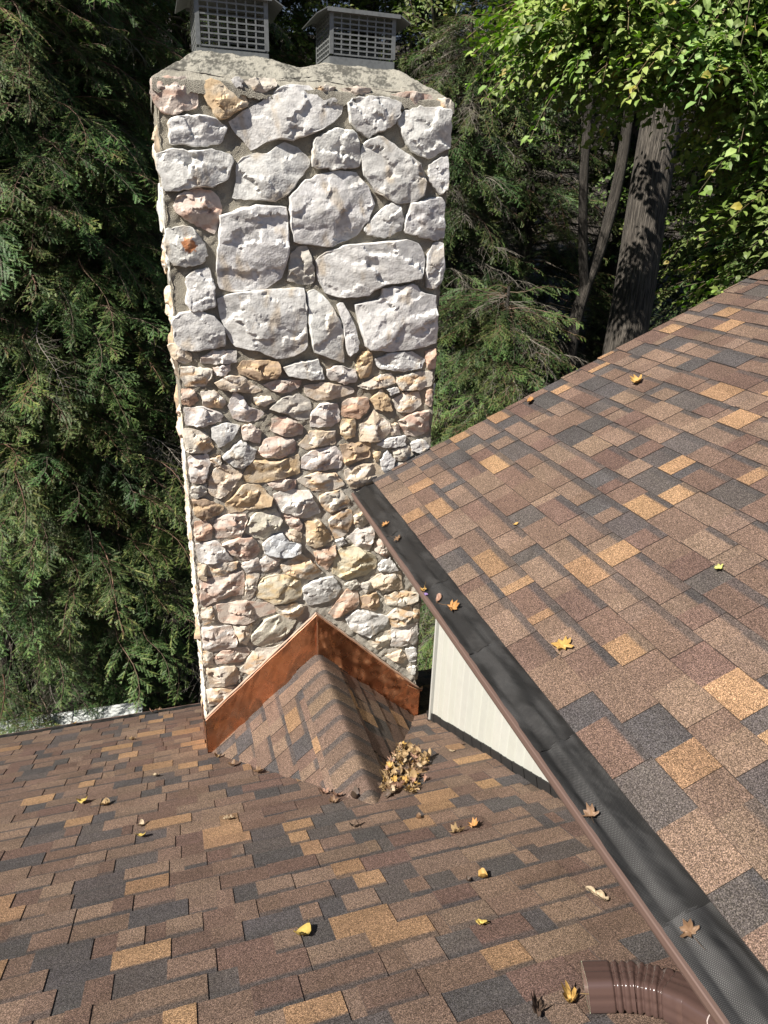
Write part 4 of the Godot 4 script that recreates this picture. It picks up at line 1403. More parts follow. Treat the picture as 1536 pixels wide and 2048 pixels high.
func make_bough(seed_: int, dead: bool) -> ArrayMesh:
	rng.seed = seed_
	var sh := Shape.new()
	var wood := Color(0.09, 0.07, 0.05) if not dead else Color(0.22, 0.2, 0.17)
	var long := 1.0
	var axis := []
	var radii := []
	var sway := rng.randf_range(-0.2, 0.2)
	var kink := rng.randf_range(-0.06, 0.06)
	for k in 9:
		var f := k / 8.0
		axis.append(Vector3(sway * f * f + kink * sin(f * 6.0), 0.08 * f - 0.26 * f * f + kink * 0.4 * sin(f * 9.0), long * f))
		radii.append(lerpf(0.008, 0.0015, f))
	sh.tube(axis, radii, 4, wood)
	var t := 0.1
	var s := 1.0
	while t < 1.0:
		s = -s if rng.randf() < 0.85 else s
		var k := mini(int(t * 8.0), 7)
		var a: Vector3 = axis[k].lerp(axis[k + 1], t * 8.0 - k)
		var fw: Vector3 = (axis[k + 1] - axis[k]).normalized()
		var len := (0.34 * pow(1.0 - t, 0.8) + 0.07) * rng.randf_range(0.4, 1.35)
		var dir := (fw * rng.randf_range(0.45, 1.0) + Vector3(s * 0.8, rng.randf_range(-0.3, 0.22), 0)).normalized()
		if t > 0.93:
			dir = (fw + Vector3(s * 0.25, -0.1, 0)).normalized()
		var path := []
		var rr := []
		var bend := rng.randf_range(-0.15, 0.15)
		for j in 6:
			var f := j / 5.0
			path.append(a + dir * len * f + Vector3(bend, -0.4, 0) * len * f * f)
			rr.append(lerpf(0.0035, 0.001, f))
		sh.tube(path, rr, 3, wood)
		var up := Vector3(-dir.x * 0.3 + rng.randf_range(-0.45, 0.45), 1.0, rng.randf_range(-0.45, 0.45)).normalized()
		var f2 := rng.randf_range(0.03, 0.15)
		var s2 := 1.0
		while f2 < 1.0:
			s2 = -s2
			var j := mini(int(f2 * 5.0), 4)
			var b: Vector3 = path[j].lerp(path[j + 1], f2 * 5.0 - j)
			var fd: Vector3 = (path[j + 1] - path[j]).normalized()
			var sd := fd.cross(up).normalized() * s2
			var d2 := (fd * 0.75 + sd * 0.72 + Vector3(0, rng.randf_range(-0.5, 0.25), 0)).normalized()
			var l2 := (0.075 * pow(1.0 - f2, 0.6) + 0.03) * rng.randf_range(0.5, 1.4)
			if dead:
				if rng.randf() < 0.5:
					sh.tube([b, b + d2 * l2 * 0.8, b + d2 * l2 * 1.7 + Vector3(0, -0.02, 0)], [0.0022, 0.0016, 0.0012], 3, wood)
				f2 += 0.05 / len
			else:
				if rng.randf() < 0.86:
					var young := clampf(0.35 * t + 0.5 * f2, 0, 1)
					var col := Color(0.03, 0.064, 0.022).lerp(Color(0.1, 0.172, 0.05), young * rng.randf_range(0.3, 1.0))
					needles(sh, b, d2, l2, up, col, 0.016)
				f2 += 0.02 / len
		if not dead:
			needles(sh, path[3], dir, len * 0.4, up, Color(0.1, 0.14, 0.045), 0.012)
		t += rng.randf_range(0.025, 0.07)
	return sh.mesh(M.needle)

func make_spray(seed_: int) -> ArrayMesh:   # a leafy twig of a broadleaf tree
	rng.seed = seed_
	var sh := Shape.new()
	for tw in 4:
		var dir := Vector3(rng.randf_range(-0.7, 0.7), rng.randf_range(-0.25, 0.2), 1.0).normalized()
		var len := rng.randf_range(0.5, 0.85)
		var path := []
		for k in 5:
			var f := k / 4.0
			path.append(dir * len * f + Vector3(0, -0.16 * f * f, 0))
		sh.tube(path, [0.005, 0.004, 0.003, 0.002, 0.0015], 3, Color(0.12, 0.1, 0.07))
		for k in 20:
			var f := 0.08 + 0.92 * k / 19.0
			var j := mini(int(f * 4.0), 3)
			var b: Vector3 = path[j].lerp(path[j + 1], f * 4.0 - j)
			var s := 1.0 if k % 2 else -1.0
			var d := (dir * 0.6 + Vector3(s * rng.randf_range(0.5, 1.0), rng.randf_range(-0.6, 0.15), rng.randf_range(-0.3, 0.3))).normalized()
			var up := Vector3(rng.randf_range(-0.5, 0.5), 1.0, rng.randf_range(-0.4, 0.5)).normalized()
			var sd := d.cross(up).normalized()
			up = sd.cross(d)
			var l := rng.randf_range(0.045, 0.085)
			var w := l * rng.randf_range(0.3, 0.42)
			var col := Color(0.11, 0.165, 0.05) * rng.randf_range(0.75, 1.3)
			if rng.randf() < 0.015:
				col = Color(0.22, 0.2, 0.05)
			b += d * 0.02
			var m1 := b + d * l * 0.55 + up * l * 0.05
			var tip := b + d * l - up * l * 0.12
			for q in [-1.0, 1.0]:
				var w1: Vector3 = b + d * l * 0.3 + sd * q * w * 0.85 + up * l * 0.12
				var w2: Vector3 = b + d * l * 0.68 + sd * q * w * 0.72 + up * l * 0.07
				sh.tri(b, w1, m1, up, [col])
				sh.tri(w1, w2, m1, up, [col])
				sh.tri(m1, w2, tip, up, [col])
	return sh.mesh(M.broadleaf)

func scatter(called: String, mesh: Mesh, spots: Array, tints: Array, parent: Node) -> void:
	if spots.is_empty():
		return
	var mm := MultiMesh.new()
	mm.transform_format = MultiMesh.TRANSFORM_3D
	mm.use_colors = true
	mm.mesh = mesh
	mm.instance_count = spots.size()
	for k in spots.size():
		mm.set_instance_transform(k, spots[k])
		mm.set_instance_color(k, tints[k])
	var o := MultiMeshInstance3D.new()
	o.multimesh = mm
	o.name = numbered(parent, called)
	parent.add_child(o, true)
	o.set_meta("kind", "stuff")

func ground_y(x: float, z: float) -> float:
	var back := maxf(-z - 5.0, 0.0)
	return -3.6 + back * 0.3 * smoothstep(0.0, 12.0, back) + rough.get_noise_2d(x * 0.6, z * 0.6) * 0.35

func trunk(o: Node3D, path: Array, radii: Array, sides: int, m: Material) -> void:
	var sh := Shape.new()
	var curve := Curve3D.new()
	for k in path.size():
		var tg: Vector3 = (path[mini(k + 1, path.size() - 1)] - path[maxi(k - 1, 0)]) * 0.16
		curve.add_point(path[k], -tg, tg)
	var n := path.size() * 6
	var pts := []
	var rr := []
	for k in n + 1:
		var f := float(k) / n
		pts.append(curve.sample_baked(curve.get_baked_length() * f))
		var g := f * (radii.size() - 1)
		var j := mini(int(g), radii.size() - 2)
		rr.append(lerpf(radii[j], radii[j + 1], g - j))
	sh.tube(pts, rr, sides, Color.WHITE)
	put("trunk", sh.mesh(m), o)

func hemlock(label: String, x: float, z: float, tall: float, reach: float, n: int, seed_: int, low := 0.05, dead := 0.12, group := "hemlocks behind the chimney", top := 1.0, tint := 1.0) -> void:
	rng.seed = seed_
	var y := ground_y(x, z) - 0.2
	var o := thing("hemlock_tree", label, "tree", Vector3(x, y, z), group)
	var lean := Vector3(rng.randf_range(-0.3, 0.3), 0, rng.randf_range(-0.3, 0.3))
	var r0 := 0.05 + tall * 0.011
	trunk(o, [Vector3.ZERO, Vector3(0, tall * 0.35, 0) + lean * 0.4, Vector3(0, tall * 0.7, 0) + lean * 0.7, Vector3(0, tall, 0) + lean], [r0, r0 * 0.75, r0 * 0.4, 0.02], 9, M.bark)
	var spots := [[], [], [], []]
	var tints := [[], [], [], []]
	var ds := [[], []]
	var dt := [[], []]
	var limbs := Shape.new()
	for k in n:
		var f := low + (minf(top, 0.99) - low) * pow(rng.randf(), 0.9)
		var span := reach * pow(1.0 - f, 0.7) + 0.25
		var yaw := rng.randf() * TAU
		var start := maxf(0.0, span - 0.75) * pow(rng.randf(), 0.4)
		var droop := rng.randf_range(-0.25, 0.6)
		var dirn := Vector3(sin(yaw), 0, cos(yaw))
		var at := lean * f + Vector3(0, tall * f, 0) + dirn * start + Vector3(0, start * 0.12 - start * start * 0.09 + rng.randf_range(-0.25, 0.25), 0)
		var b := Basis(Vector3.UP, yaw) * Basis(Vector3.RIGHT, droop) * Basis(Vector3(0, 0, 1), rng.randf_range(-0.35, 0.35))
		var sc := rng.randf_range(0.55, 1.1)
		var tr := Transform3D(b.scaled_local(Vector3.ONE * sc), at)
		if start > 0.3 and k % 5 == 0:
			limbs.tube([lean * f + Vector3(0, tall * f - start * 0.05, 0), at.lerp(lean * f + Vector3(0, tall * f, 0), 0.5) + Vector3(0, 0.06, 0), at], [0.022, 0.017, 0.011], 4, Color(0.1, 0.085, 0.065))
		if rng.randf() < dead:
			var q := rng.randi() % 2
			ds[q].append(tr); dt[q].append(Color.WHITE * rng.randf_range(0.5, 1.1))
		else:
			var q := rng.randi() % 4
			spots[q].append(tr)
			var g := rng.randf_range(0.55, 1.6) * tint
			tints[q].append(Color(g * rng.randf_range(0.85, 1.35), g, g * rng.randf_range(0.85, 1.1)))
	if limbs.p.size():
		put("limbs", limbs.mesh(M.painted), o, Transform3D(), "stuff")
	for q in 4:
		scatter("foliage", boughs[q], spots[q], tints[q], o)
	for q in 2:
		scatter("bare_twigs", twigs[q], ds[q], dt[q], o)

func crown(o: Node3D, centre: Vector3, radii: Vector3, n: int, seed_: int, tint: float, shell := 0.55) -> void:
	rng.seed = seed_
	var spots := [[], [], []]
	var tints := [[], [], []]
	var limbs := Shape.new()
	for k in n:
		var d := Vector3(rng.randfn(), rng.randfn(), rng.randfn()).normalized()
		var r := lerpf(shell, 1.0, sqrt(rng.randf()))
		var lump := 1.0 + 0.35 * blotch.get_noise_3d(d.x * 2.5 + seed_, d.y * 2.5, d.z * 2.5)
		var at := centre + d * radii * r * lump
		var yaw := atan2(d.x, d.z) + rng.randf_range(-0.9, 0.9)
		var b := Basis(Vector3.UP, yaw) * Basis(Vector3.RIGHT, rng.randf_range(-0.3, 0.6)) * Basis(Vector3(0, 0, 1), rng.randf_range(-0.6, 0.6))
		var q := rng.randi() % 3
		spots[q].append(Transform3D(b.scaled_local(Vector3.ONE * rng.randf_range(0.85, 1.3)), at))
		var g := rng.randf_range(0.7, 1.35) * tint
		tints[q].append(Color(g * rng.randf_range(0.9, 1.25), g, g * rng.randf_range(0.7, 1.1)))
		if k % 9 == 0:
			var root := centre - Vector3(0, radii.y * 0.6, 0)
			var half := root.lerp(at, 0.55) + Vector3(rng.randf_range(-0.3, 0.3), rng.randf_range(0.0, 0.4), rng.randf_range(-0.3, 0.3))
			limbs.tube([root.lerp(at, 0.1), half, at], [0.035, 0.02, 0.007], 5, Color(0.13, 0.11, 0.085))
	put("limbs", limbs.mesh(M.painted), o, Transform3D(), "stuff")
	for q in 3:
		scatter("leaves", sprays[q], spots[q], tints[q], o)

func build_woods() -> void:
	for k in 4:
		boughs.append(make_bough(500 + k, false))
	for k in 2:
		twigs.append(make_bough(600 + k, true))
	for k in 3:
		sprays.append(make_spray(700 + k))
	hemlock("nearest hemlock left of the chimney, its lit boughs hanging over the eave", -1.28, -4.42, 13.0, 2.5, 1700, 801, 0.20, 0.06, "hemlocks behind the chimney", 1.00, 1.35)
	hemlock("hemlock just left of the chimney with drooping sunlit boughs down its side", -0.65, -5.09, 14.0, 2.3, 1400, 802, 0.10, 0.08, "hemlocks behind the chimney", 1.00, 1.20)
	hemlock("hemlock at the far left edge of the photo", -2.26, -4.64, 12.0, 2.4, 1400, 803, 0.08, 0.10, "hemlocks behind the chimney", 1.00, 1.25)
	hemlock("hemlock behind the left cap of the chimney", 0.72, -7.38, 15.0, 2.6, 900, 804, 0.05, 0.10, "hemlocks behind the chimney", 1.00, 1.00)
	hemlock("young hemlock right of the chimney with feathery sunlit boughs above the rake", 3.93, -3.96, 6.6, 1.7, 850, 805, 0.05, 0.22, "hemlocks behind the chimney", 1.00, 1.20)
	hemlock("hemlock with bare grey twigs directly right of the chimney", 3.58, -5.21, 9.5, 1.8, 1050, 806, 0.05, 0.30, "hemlocks behind the chimney", 1.00, 1.00)
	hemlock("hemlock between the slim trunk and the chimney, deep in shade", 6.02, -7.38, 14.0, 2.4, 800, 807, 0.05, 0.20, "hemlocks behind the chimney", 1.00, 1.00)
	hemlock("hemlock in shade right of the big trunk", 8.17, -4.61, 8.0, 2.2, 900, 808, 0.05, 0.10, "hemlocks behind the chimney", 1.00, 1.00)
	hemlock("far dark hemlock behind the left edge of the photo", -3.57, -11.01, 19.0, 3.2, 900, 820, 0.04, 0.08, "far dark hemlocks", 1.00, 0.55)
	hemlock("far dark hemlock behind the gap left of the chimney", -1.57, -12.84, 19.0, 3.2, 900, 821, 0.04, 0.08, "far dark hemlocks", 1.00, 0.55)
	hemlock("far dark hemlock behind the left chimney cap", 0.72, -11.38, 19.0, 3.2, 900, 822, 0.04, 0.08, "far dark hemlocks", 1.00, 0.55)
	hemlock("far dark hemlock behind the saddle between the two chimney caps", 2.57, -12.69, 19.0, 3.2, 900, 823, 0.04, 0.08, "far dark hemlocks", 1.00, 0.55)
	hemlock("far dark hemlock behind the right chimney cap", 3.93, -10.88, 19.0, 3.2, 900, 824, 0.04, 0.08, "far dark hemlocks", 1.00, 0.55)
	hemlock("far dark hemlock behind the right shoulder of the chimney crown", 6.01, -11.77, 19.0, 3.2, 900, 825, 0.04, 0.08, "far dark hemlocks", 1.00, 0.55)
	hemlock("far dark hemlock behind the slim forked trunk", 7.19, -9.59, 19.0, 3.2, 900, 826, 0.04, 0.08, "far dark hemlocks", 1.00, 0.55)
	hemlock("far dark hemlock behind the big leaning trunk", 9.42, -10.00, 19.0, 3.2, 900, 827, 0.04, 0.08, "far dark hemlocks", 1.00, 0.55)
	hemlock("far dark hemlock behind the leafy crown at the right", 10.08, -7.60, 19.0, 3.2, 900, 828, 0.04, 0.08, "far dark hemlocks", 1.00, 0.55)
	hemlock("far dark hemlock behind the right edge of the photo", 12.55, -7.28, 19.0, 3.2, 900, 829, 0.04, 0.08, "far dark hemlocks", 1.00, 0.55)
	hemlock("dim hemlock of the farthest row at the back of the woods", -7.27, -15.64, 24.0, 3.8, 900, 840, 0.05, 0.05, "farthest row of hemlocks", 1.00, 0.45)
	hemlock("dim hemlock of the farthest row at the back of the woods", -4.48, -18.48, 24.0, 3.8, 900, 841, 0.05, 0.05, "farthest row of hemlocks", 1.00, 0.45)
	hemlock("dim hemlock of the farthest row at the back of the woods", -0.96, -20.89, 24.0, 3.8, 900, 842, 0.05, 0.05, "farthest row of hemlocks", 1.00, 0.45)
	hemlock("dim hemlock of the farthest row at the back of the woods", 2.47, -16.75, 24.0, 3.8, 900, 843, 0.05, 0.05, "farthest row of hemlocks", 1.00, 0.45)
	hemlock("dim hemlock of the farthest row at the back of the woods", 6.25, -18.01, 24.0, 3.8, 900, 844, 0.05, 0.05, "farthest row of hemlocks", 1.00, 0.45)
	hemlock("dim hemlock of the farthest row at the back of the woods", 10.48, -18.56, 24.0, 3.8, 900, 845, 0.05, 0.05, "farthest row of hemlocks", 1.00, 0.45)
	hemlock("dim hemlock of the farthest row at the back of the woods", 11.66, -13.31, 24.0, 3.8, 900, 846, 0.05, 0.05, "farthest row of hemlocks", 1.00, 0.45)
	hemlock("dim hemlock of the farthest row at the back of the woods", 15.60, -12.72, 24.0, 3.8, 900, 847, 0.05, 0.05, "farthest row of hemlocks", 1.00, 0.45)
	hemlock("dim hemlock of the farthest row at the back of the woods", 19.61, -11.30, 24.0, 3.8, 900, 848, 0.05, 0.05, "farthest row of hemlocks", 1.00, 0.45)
	var big := thing("leaning_tree", "big grey leaning trunk right of the chimney, dappled with sun", "tree", Vector3(6.04, ground_y(6.04, -4.06) - 0.3, -4.06))
	trunk(big, [Vector3(-0.42, 0, 0.1), Vector3(-0.34, 2.0, 0), Vector3(-0.2, 4.2, 0.0), Vector3(-0.08, 6.5, -0.1), Vector3(0.05, 9.0, -0.3), Vector3(0.4, 15.0, -0.6)], [0.36, 0.31, 0.27, 0.235, 0.2, 0.1], 26, M.bark)
	crown(big, Vector3(0.5, 15.0, -0.5), Vector3(4.5, 3.0, 4.0), 420, 71, 0.8)
	var slim := thing("forked_tree", "slim forked trunk left of the big leaning trunk", "tree", Vector3(5.91, ground_y(5.91, -5.36) - 0.3, -5.36))
	trunk(slim, [Vector3(0.1, 0, 0), Vector3(0.08, 2.2, 0), Vector3(-0.02, 4.6, 0), Vector3(0.0, 6.2, 0), Vector3(0.25, 7.2, 0), Vector3(0.38, 8.4, 0), Vector3(0.3, 11.0, 0)], [0.15, 0.125, 0.11, 0.1, 0.085, 0.07, 0.04], 14, M.bark)
	trunk(slim, [Vector3(0.08, 6.5, 0), Vector3(-0.1, 7.2, 0.05), Vector3(-0.28, 8.3, 0.1), Vector3(-0.4, 10.5, 0.1)], [0.075, 0.065, 0.055, 0.03], 10, M.bark)
	crown(slim, Vector3(0.0, 13, 0), Vector3(2.4, 2.0, 2.2), 220, 72, 0.8)
	var leafy := thing("broadleaf_tree", "bright green broadleaf tree hanging over the upper right corner", "tree", Vector3(6.87, ground_y(6.87, -0.96) - 0.3, -0.96))
	trunk(leafy, [Vector3.ZERO, Vector3(-0.1, 3.5, 0), Vector3(-0.3, 6.5, 0.0), Vector3(-1.0, 9.0, 0.1), Vector3(-1.6, 11.5, 0.2)], [0.2, 0.17, 0.14, 0.09, 0.04], 12, M.bark)
	crown(leafy, Vector3(-1.33, 7.9, 0.25), Vector3(0.75, 1.6, 0.8), 260, 74, 1.3, 0.2)
	crown(leafy, Vector3(-3.07, 9.25, -1.82), Vector3(0.55, 0.50, 0.4), 45, 170, 1.6, 0.0)
	crown(leafy, Vector3(-2.98, 9.10, -1.07), Vector3(0.55, 0.60, 0.4), 70, 171, 1.6, 0.0)
	crown(leafy, Vector3(-2.38, 9.15, -1.13), Vector3(0.55, 0.60, 0.4), 80, 172, 1.6, 0.0)
	crown(leafy, Vector3(-2.35, 8.95, -0.34), Vector3(0.55, 0.75, 0.4), 95, 173, 1.6, 0.0)
	crown(leafy, Vector3(-1.77, 8.75, -0.22), Vector3(0.55, 0.90, 0.4), 100, 174, 1.6, 0.0)
	var back_0 := thing("broadleaf_tree", "dim broadleaf tree with yellowing leaves above the right chimney cap", "tree", Vector3(4.53, ground_y(4.53, -8.59) - 0.3, -8.59))
	trunk(back_0, [Vector3.ZERO, Vector3(0.1, 4, 0), Vector3(0.0, 8, 0.1), Vector3(0.2, 12.0, 0)], [0.17, 0.14, 0.1, 0.04], 10, M.bark)
	crown(back_0, Vector3(0, 9.5, 0), Vector3(2.6, 3.4, 2.2), 420, 80, 0.9, 0.2)
	var back_1 := thing("broadleaf_tree", "dim broadleaf tree filling the gap above the left chimney cap", "tree", Vector3(1.32, ground_y(1.32, -9.33) - 0.3, -9.33))
	trunk(back_1, [Vector3.ZERO, Vector3(0.1, 4, 0), Vector3(0.0, 8, 0.1), Vector3(0.2, 12.0, 0)], [0.17, 0.14, 0.1, 0.04], 10, M.bark)
	crown(back_1, Vector3(0, 9.5, 0), Vector3(2.6, 3.4, 2.2), 420, 81, 0.9, 0.2)
	var back_2 := thing("broadleaf_tree", "dim broadleaf tree behind the bright crown at right", "tree", Vector3(9.29, ground_y(9.29, -5.61) - 0.3, -5.61))
	trunk(back_2, [Vector3.ZERO, Vector3(0.1, 4, 0), Vector3(0.0, 8, 0.1), Vector3(0.2, 12.0, 0)], [0.17, 0.14, 0.1, 0.04], 10, M.bark)
	crown(back_2, Vector3(0, 9.5, 0), Vector3(2.6, 3.4, 2.2), 420, 82, 0.9, 0.2)
	var high_0 := thing("broadleaf_tree", "tall broadleaf tree standing left of the photo, over the near hemlocks", "tree", Vector3(-9.00, ground_y(-9.00, -8.50) - 0.3, -8.50))
	trunk(high_0, [Vector3.ZERO, Vector3(0.2, 6, 0), Vector3(0.0, 12, 0.1), Vector3(0.2, 19.0, 0)], [0.3, 0.25, 0.18, 0.06], 10, M.bark)
	crown(high_0, Vector3(0, 19.6, 0), Vector3(4.5, 4.5, 4.5), 2200, 90, 0.9, 0.2)
	var high_1 := thing("broadleaf_tree", "tall broadleaf tree left of the photo, deeper in the woods", "tree", Vector3(-7.00, ground_y(-7.00, -14.00) - 0.3, -14.00))
	trunk(high_1, [Vector3.ZERO, Vector3(0.2, 6, 0), Vector3(0.0, 12, 0.1), Vector3(0.2, 19.0, 0)], [0.3, 0.25, 0.18, 0.06], 10, M.bark)
	crown(high_1, Vector3(0, 20.6, 0), Vector3(5.0, 4.5, 5.0), 2200, 91, 0.9, 0.2)
	var high_2 := thing("broadleaf_tree", "tall broadleaf tree high behind the chimney, above the photo", "tree", Vector3(0.00, ground_y(0.00, -9.50) - 0.3, -9.50))
	trunk(high_2, [Vector3.ZERO, Vector3(0.2, 6, 0), Vector3(0.0, 12, 0.1), Vector3(0.2, 19.0, 0)], [0.3, 0.25, 0.18, 0.06], 10, M.bark)
	crown(high_2, Vector3(0, 19.1, 0), Vector3(4.5, 4.5, 4.5), 2200, 92, 0.9, 0.2)
	var high_3 := thing("broadleaf_tree", "tall broadleaf tree high over the far hemlocks at centre", "tree", Vector3(2.50, ground_y(2.50, -15.00) - 0.3, -15.00))
	trunk(high_3, [Vector3.ZERO, Vector3(0.2, 6, 0), Vector3(0.0, 12, 0.1), Vector3(0.2, 19.0, 0)], [0.3, 0.25, 0.18, 0.06], 10, M.bark)
	crown(high_3, Vector3(0, 19.6, 0), Vector3(5.0, 4.5, 5.0), 2200, 93, 0.9, 0.2)
	var high_4 := thing("broadleaf_tree", "tall broadleaf tree high behind the forked trunk, above the photo", "tree", Vector3(7.50, ground_y(7.50, -12.00) - 0.3, -12.00))
	trunk(high_4, [Vector3.ZERO, Vector3(0.2, 6, 0), Vector3(0.0, 12, 0.1), Vector3(0.2, 19.0, 0)], [0.3, 0.25, 0.18, 0.06], 10, M.bark)
	crown(high_4, Vector3(0, 20.6, 0), Vector3(5.0, 4.5, 5.0), 2200, 94, 0.9, 0.2)

func build_ground() -> void:
	var rows := []
	var cols := []
	var xs := [-400.0, -150.0, -70.0, -40.0]
	var zs := [-400.0, -160.0, -90.0, -60.0]
	for k in 41:
		xs.append(-30.0 + k * 1.5)
	xs.append_array([40.0, 70.0, 150.0, 400.0])
	for k in 41:
		zs.append(-45.0 + k * 1.5)
	zs.append_array([25.0, 60.0, 150.0, 400.0])
	for z in zs:
		var row := []
		var crow := []
		for x in xs:
			row.append(Vector3(x, minf(ground_y(x, z), 22.0), z))
			crow.append(Color(0.05, 0.042, 0.03) * (1.0 + 0.4 * blotch.get_noise_2d(x * 0.7, z * 0.7)))
		rows.append(row)
		cols.append(crow)
	var sh := Shape.new()
	sh.sheet(rows, false, false, cols)
	var o := put("ground", sh.mesh(M.soil), self, Transform3D(), "structure")
	o.set_meta("label", "dark wooded hillside floor under the trees")

func build_house() -> void:
	var o := thing("house_wall", "pale lower house wall under the main roof eave", "wall")
	var sh := Shape.new()
	sh.box(Transform3D(Basis(), Vector3(-1.0, -2.35, -1.05)), Vector3(9.0, 2.7, 0.15), Color(0.5, 0.5, 0.47))
	put("wall", sh.mesh(M.painted), o)
	var fas := Shape.new()
	fas.box(Transform3D(Basis(), Vector3(-1.0, PITCH * -1.47 - 0.11, -1.462)), Vector3(10.0, 0.15, 0.02), Color(0.1, 0.06, 0.05))
	put("fascia", fas.mesh(M.painted), o)
	var p := thing("metal_panel", "pale grey sheet lying below the eave left of the chimney", "panel", Vector3(-2.0, -1.8, -3.0))
	var sheet := Shape.new()
	sheet.box(Transform3D(Basis(Vector3.UP, -0.02) * Basis(Vector3.RIGHT, 0.06), Vector3(0.0, 0, 0.08)), Vector3(2.7, 0.03, 0.36), Color(0.5, 0.53, 0.52))
	put("sheet", sheet.mesh(M.siding), p)
	for k in 3:
		var leg := Shape.new()
		leg.box(Transform3D(Basis(), Vector3(-1.2 + k * 1.2, -1.0, 0.05)), Vector3(0.08, 1.95, 0.08), Color(0.2, 0.19, 0.17))
		put("support", leg.mesh(M.painted), p)

# ---------------------------------------------------------------- everything
func materials() -> void:
	blotch = noise(7, 1.0, 3)
	rough = noise(21, 1.0, 4)
	blotch.frequency = 1.0
	M.shingle = mat(Color.WHITE, 0.93)
	M.shingle.vertex_color_use_as_albedo = true
	M.shingle.albedo_texture = granules(1024, 1)
	M.shingle.metallic_specular = 0.35
	M.shingle.heightmap_enabled = true
	M.shingle.heightmap_texture = M.shingle.albedo_texture
	M.shingle.heightmap_scale = 0.1
	M.painted = mat(Color.WHITE, 0.75)
	M.painted.vertex_color_use_as_albedo = true
	M.siding = triplanar(mat(Color.WHITE, 0.6), 0.9, ntex(noise(3, 0.012, 5), [0.0, 0.35, 0.6, 1.0], [grey(0.92), grey(0.97), grey(1.0), grey(0.96)]))
	M.siding.vertex_color_use_as_albedo = true
	var stone_h := ntex(noise(31, 0.06, 5), [], [])
	M.stone = triplanar(mat(Color.WHITE, 0.85), 2.2, ntex(noise(33, 0.02, 6), [0.0, 0.25, 0.42, 0.6, 1.0], [grey(0.5), grey(0.8), grey(0.96), grey(1.0), grey(0.86)]), stone_h, 0.15)
	M.stone.vertex_color_use_as_albedo = true
	M.stone.metallic_specular = 0.4
	M.mortar = triplanar(mat(Color.WHITE, 0.95), 3.0, ntex(noise(35, 0.09, 4), [0.0, 0.4, 0.7, 1.0], [grey(0.45), grey(0.85), grey(1.0), grey(0.8)]), ntex(noise(36, 0.11, 4), [], []), 0.6)
	M.mortar.vertex_color_use_as_albedo = true
	M.cap = triplanar(mat(srgb(0.2, 0.212, 0.212), 0.5, 0.3), 3.0, ntex(noise(37, 0.02, 4), [0.0, 0.5, 1.0], [grey(0.7), grey(0.95), grey(1.0)]))
	M.copper = triplanar(mat(Color.WHITE, 0.36, 1.0), 1.5, ntex(noise(38, 0.007, 5), [0.0, 0.36, 0.5, 0.6, 1.0], [srgb(0.58, 0.275, 0.15), srgb(0.66, 0.325, 0.185), srgb(0.7, 0.35, 0.2), srgb(0.76, 0.4, 0.24), srgb(0.64, 0.31, 0.175)]), ntex(noise(39, 0.006, 2), [], []), 0.35)
	M.copper.roughness_texture = ntex(noise(40, 0.015, 4), [0.0, 1.0], [grey(0.7), grey(1.0)])
	M.copper.roughness = 0.3
	M.copper_edge = mat(srgb(0.75, 0.42, 0.27), 0.4, 1.0)
	M.sealant = mat(srgb(0.42, 0.3, 0.23), 0.5)
	M.brown = mat(srgb(0.125, 0.083, 0.069), 0.42)
	M.brown_gloss = mat(srgb(0.075, 0.046, 0.04), 0.22)
	M.brown_gloss.metallic_specular = 0.6
	M.guard = mat(Color.WHITE, 0.5)
	M.guard.vertex_color_use_as_albedo = true
	var img := Image.create(288, 288, false, Image.FORMAT_RGB8)
	for y in 288:
		for x in 288:
			var cx := posmod(x + (4 if (y / 8) % 2 else 0), 8)
			var cy := y % 8
			var wire := cx < 3 and cy > 0 and cy < 5
			var v := 0.115 if wire else 0.01
			img.set_pixel(x, y, Color(v, v * 1.02, v * 1.05).linear_to_srgb())
	M.guard.albedo_texture = ImageTexture.create_from_image(img)
	M.guard.metallic = 0.0
	M.guard.heightmap_enabled = true
	M.guard.heightmap_texture = M.guard.albedo_texture
	M.guard.heightmap_scale = 0.1
	M.leaf = mat(Color.WHITE, 0.6)
	M.leaf.vertex_color_use_as_albedo = true
	M.leaf.backlight_enabled = true
	M.leaf.backlight = Color(0.4, 0.35, 0.2)
	M.needle = mat(Color.WHITE, 0.55)
	M.needle.vertex_color_use_as_albedo = true
	M.needle.metallic_specular = 0.4
	M.needle.backlight_enabled = true
	M.needle.backlight = Color(0.35, 0.45, 0.15)
	M.broadleaf = mat(Color.WHITE, 0.55)
	M.broadleaf.vertex_color_use_as_albedo = true
	M.broadleaf.backlight_enabled = true
	M.broadleaf.backlight = Color(0.6, 0.75, 0.2)
	var bark_h := ntex(noise(45, 0.03, 5, FastNoiseLite.TYPE_SIMPLEX_SMOOTH, true), [], [])
	M.bark = mat(Color.WHITE, 0.92)
	M.bark.albedo_texture = ntex(noise(46, 0.03, 5), [0.0, 0.4, 0.6, 1.0], [srgb(0.022, 0.019, 0.016), srgb(0.055, 0.048, 0.04), srgb(0.1, 0.088, 0.074), srgb(0.16, 0.145, 0.125)])
	M.bark.uv1_scale = Vector3(3, 0.16, 1)
	M.bark.heightmap_enabled = true
	M.bark.heightmap_texture = bark_h
	M.bark.heightmap_scale = 3.0
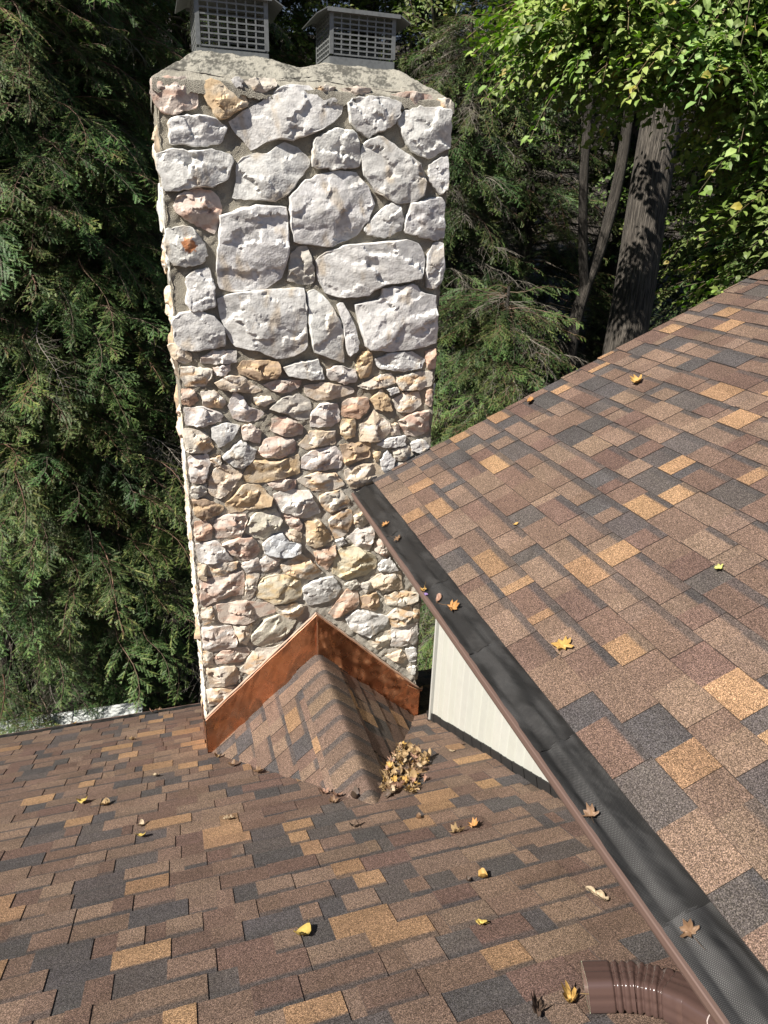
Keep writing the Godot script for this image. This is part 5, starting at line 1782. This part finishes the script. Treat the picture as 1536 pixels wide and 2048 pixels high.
	M.soil = triplanar(mat(Color.WHITE, 1.0), 0.6, ntex(noise(48, 0.05, 5), [0.0, 0.5, 1.0], [grey(0.4), grey(0.8), grey(1.0)]))
	M.soil.vertex_color_use_as_albedo = true

func _ready() -> void:
	camera = Camera3D.new()
	camera.name = "camera"
	camera.fov = 72.209
	camera.near = 0.05
	camera.far = 2000.0
	camera.position = Vector3(-0.0864, 3.6063, 4.0962)
	camera.rotation = Vector3(-0.40660, -0.31429, 0.03595)
	add_child(camera)
	var env := Environment.new()
	env.background_mode = Environment.BG_SKY
	var sky := ProceduralSkyMaterial.new()
	sky.sky_top_color = Color(0.42, 0.51, 0.65)
	sky.sky_horizon_color = Color(0.76, 0.79, 0.82)
	sky.sky_curve = 0.12
	sky.ground_bottom_color = Color(0.1, 0.1, 0.08)
	sky.ground_horizon_color = Color(0.3, 0.33, 0.3)
	sky.sun_angle_max = 20.0
	env.sky = Sky.new()
	env.sky.sky_material = sky
	env.background_energy_multiplier = 0.42
	env.ambient_light_source = Environment.AMBIENT_SOURCE_SKY
	env.tonemap_mode = Environment.TONE_MAPPER_LINEAR
	env.tonemap_exposure = 1.95
	env.sdfgi_enabled = true
	env.ssao_enabled = true
	env.ssil_enabled = true
	var world := WorldEnvironment.new()
	world.name = "world"
	world.environment = env
	add_child(world)
	var sun := DirectionalLight3D.new()
	sun.name = "sun"
	sun.light_color = Color(1.0, 0.968, 0.925)
	sun.light_energy = 1.6
	sun.light_angular_distance = 0.5
	sun.shadow_enabled = true
	var towards := Vector3(-0.65, 0.73, 0.25).normalized()
	sun.look_at_from_position(towards * 20.0, Vector3.ZERO)
	add_child(sun)
	materials()
	build_ground()
	build_house()
	build_main_roof()
	build_wing_roof()
	build_cricket()
	build_wall()
	build_chimney()
	build_copper()
	build_gutters()
	build_downspout()
	build_woods()
	spark_cap("left grey metal mesh chimney cap, cut off by the photo's top edge", Vector3(0.413, 4.325, -0.43), 0.365, 0.36, 0.255)
	spark_cap("right grey metal mesh chimney cap, its whole lid in view", Vector3(1.112, 4.345, -0.43), 0.365, 0.34, 0.225)
	build_leaves()
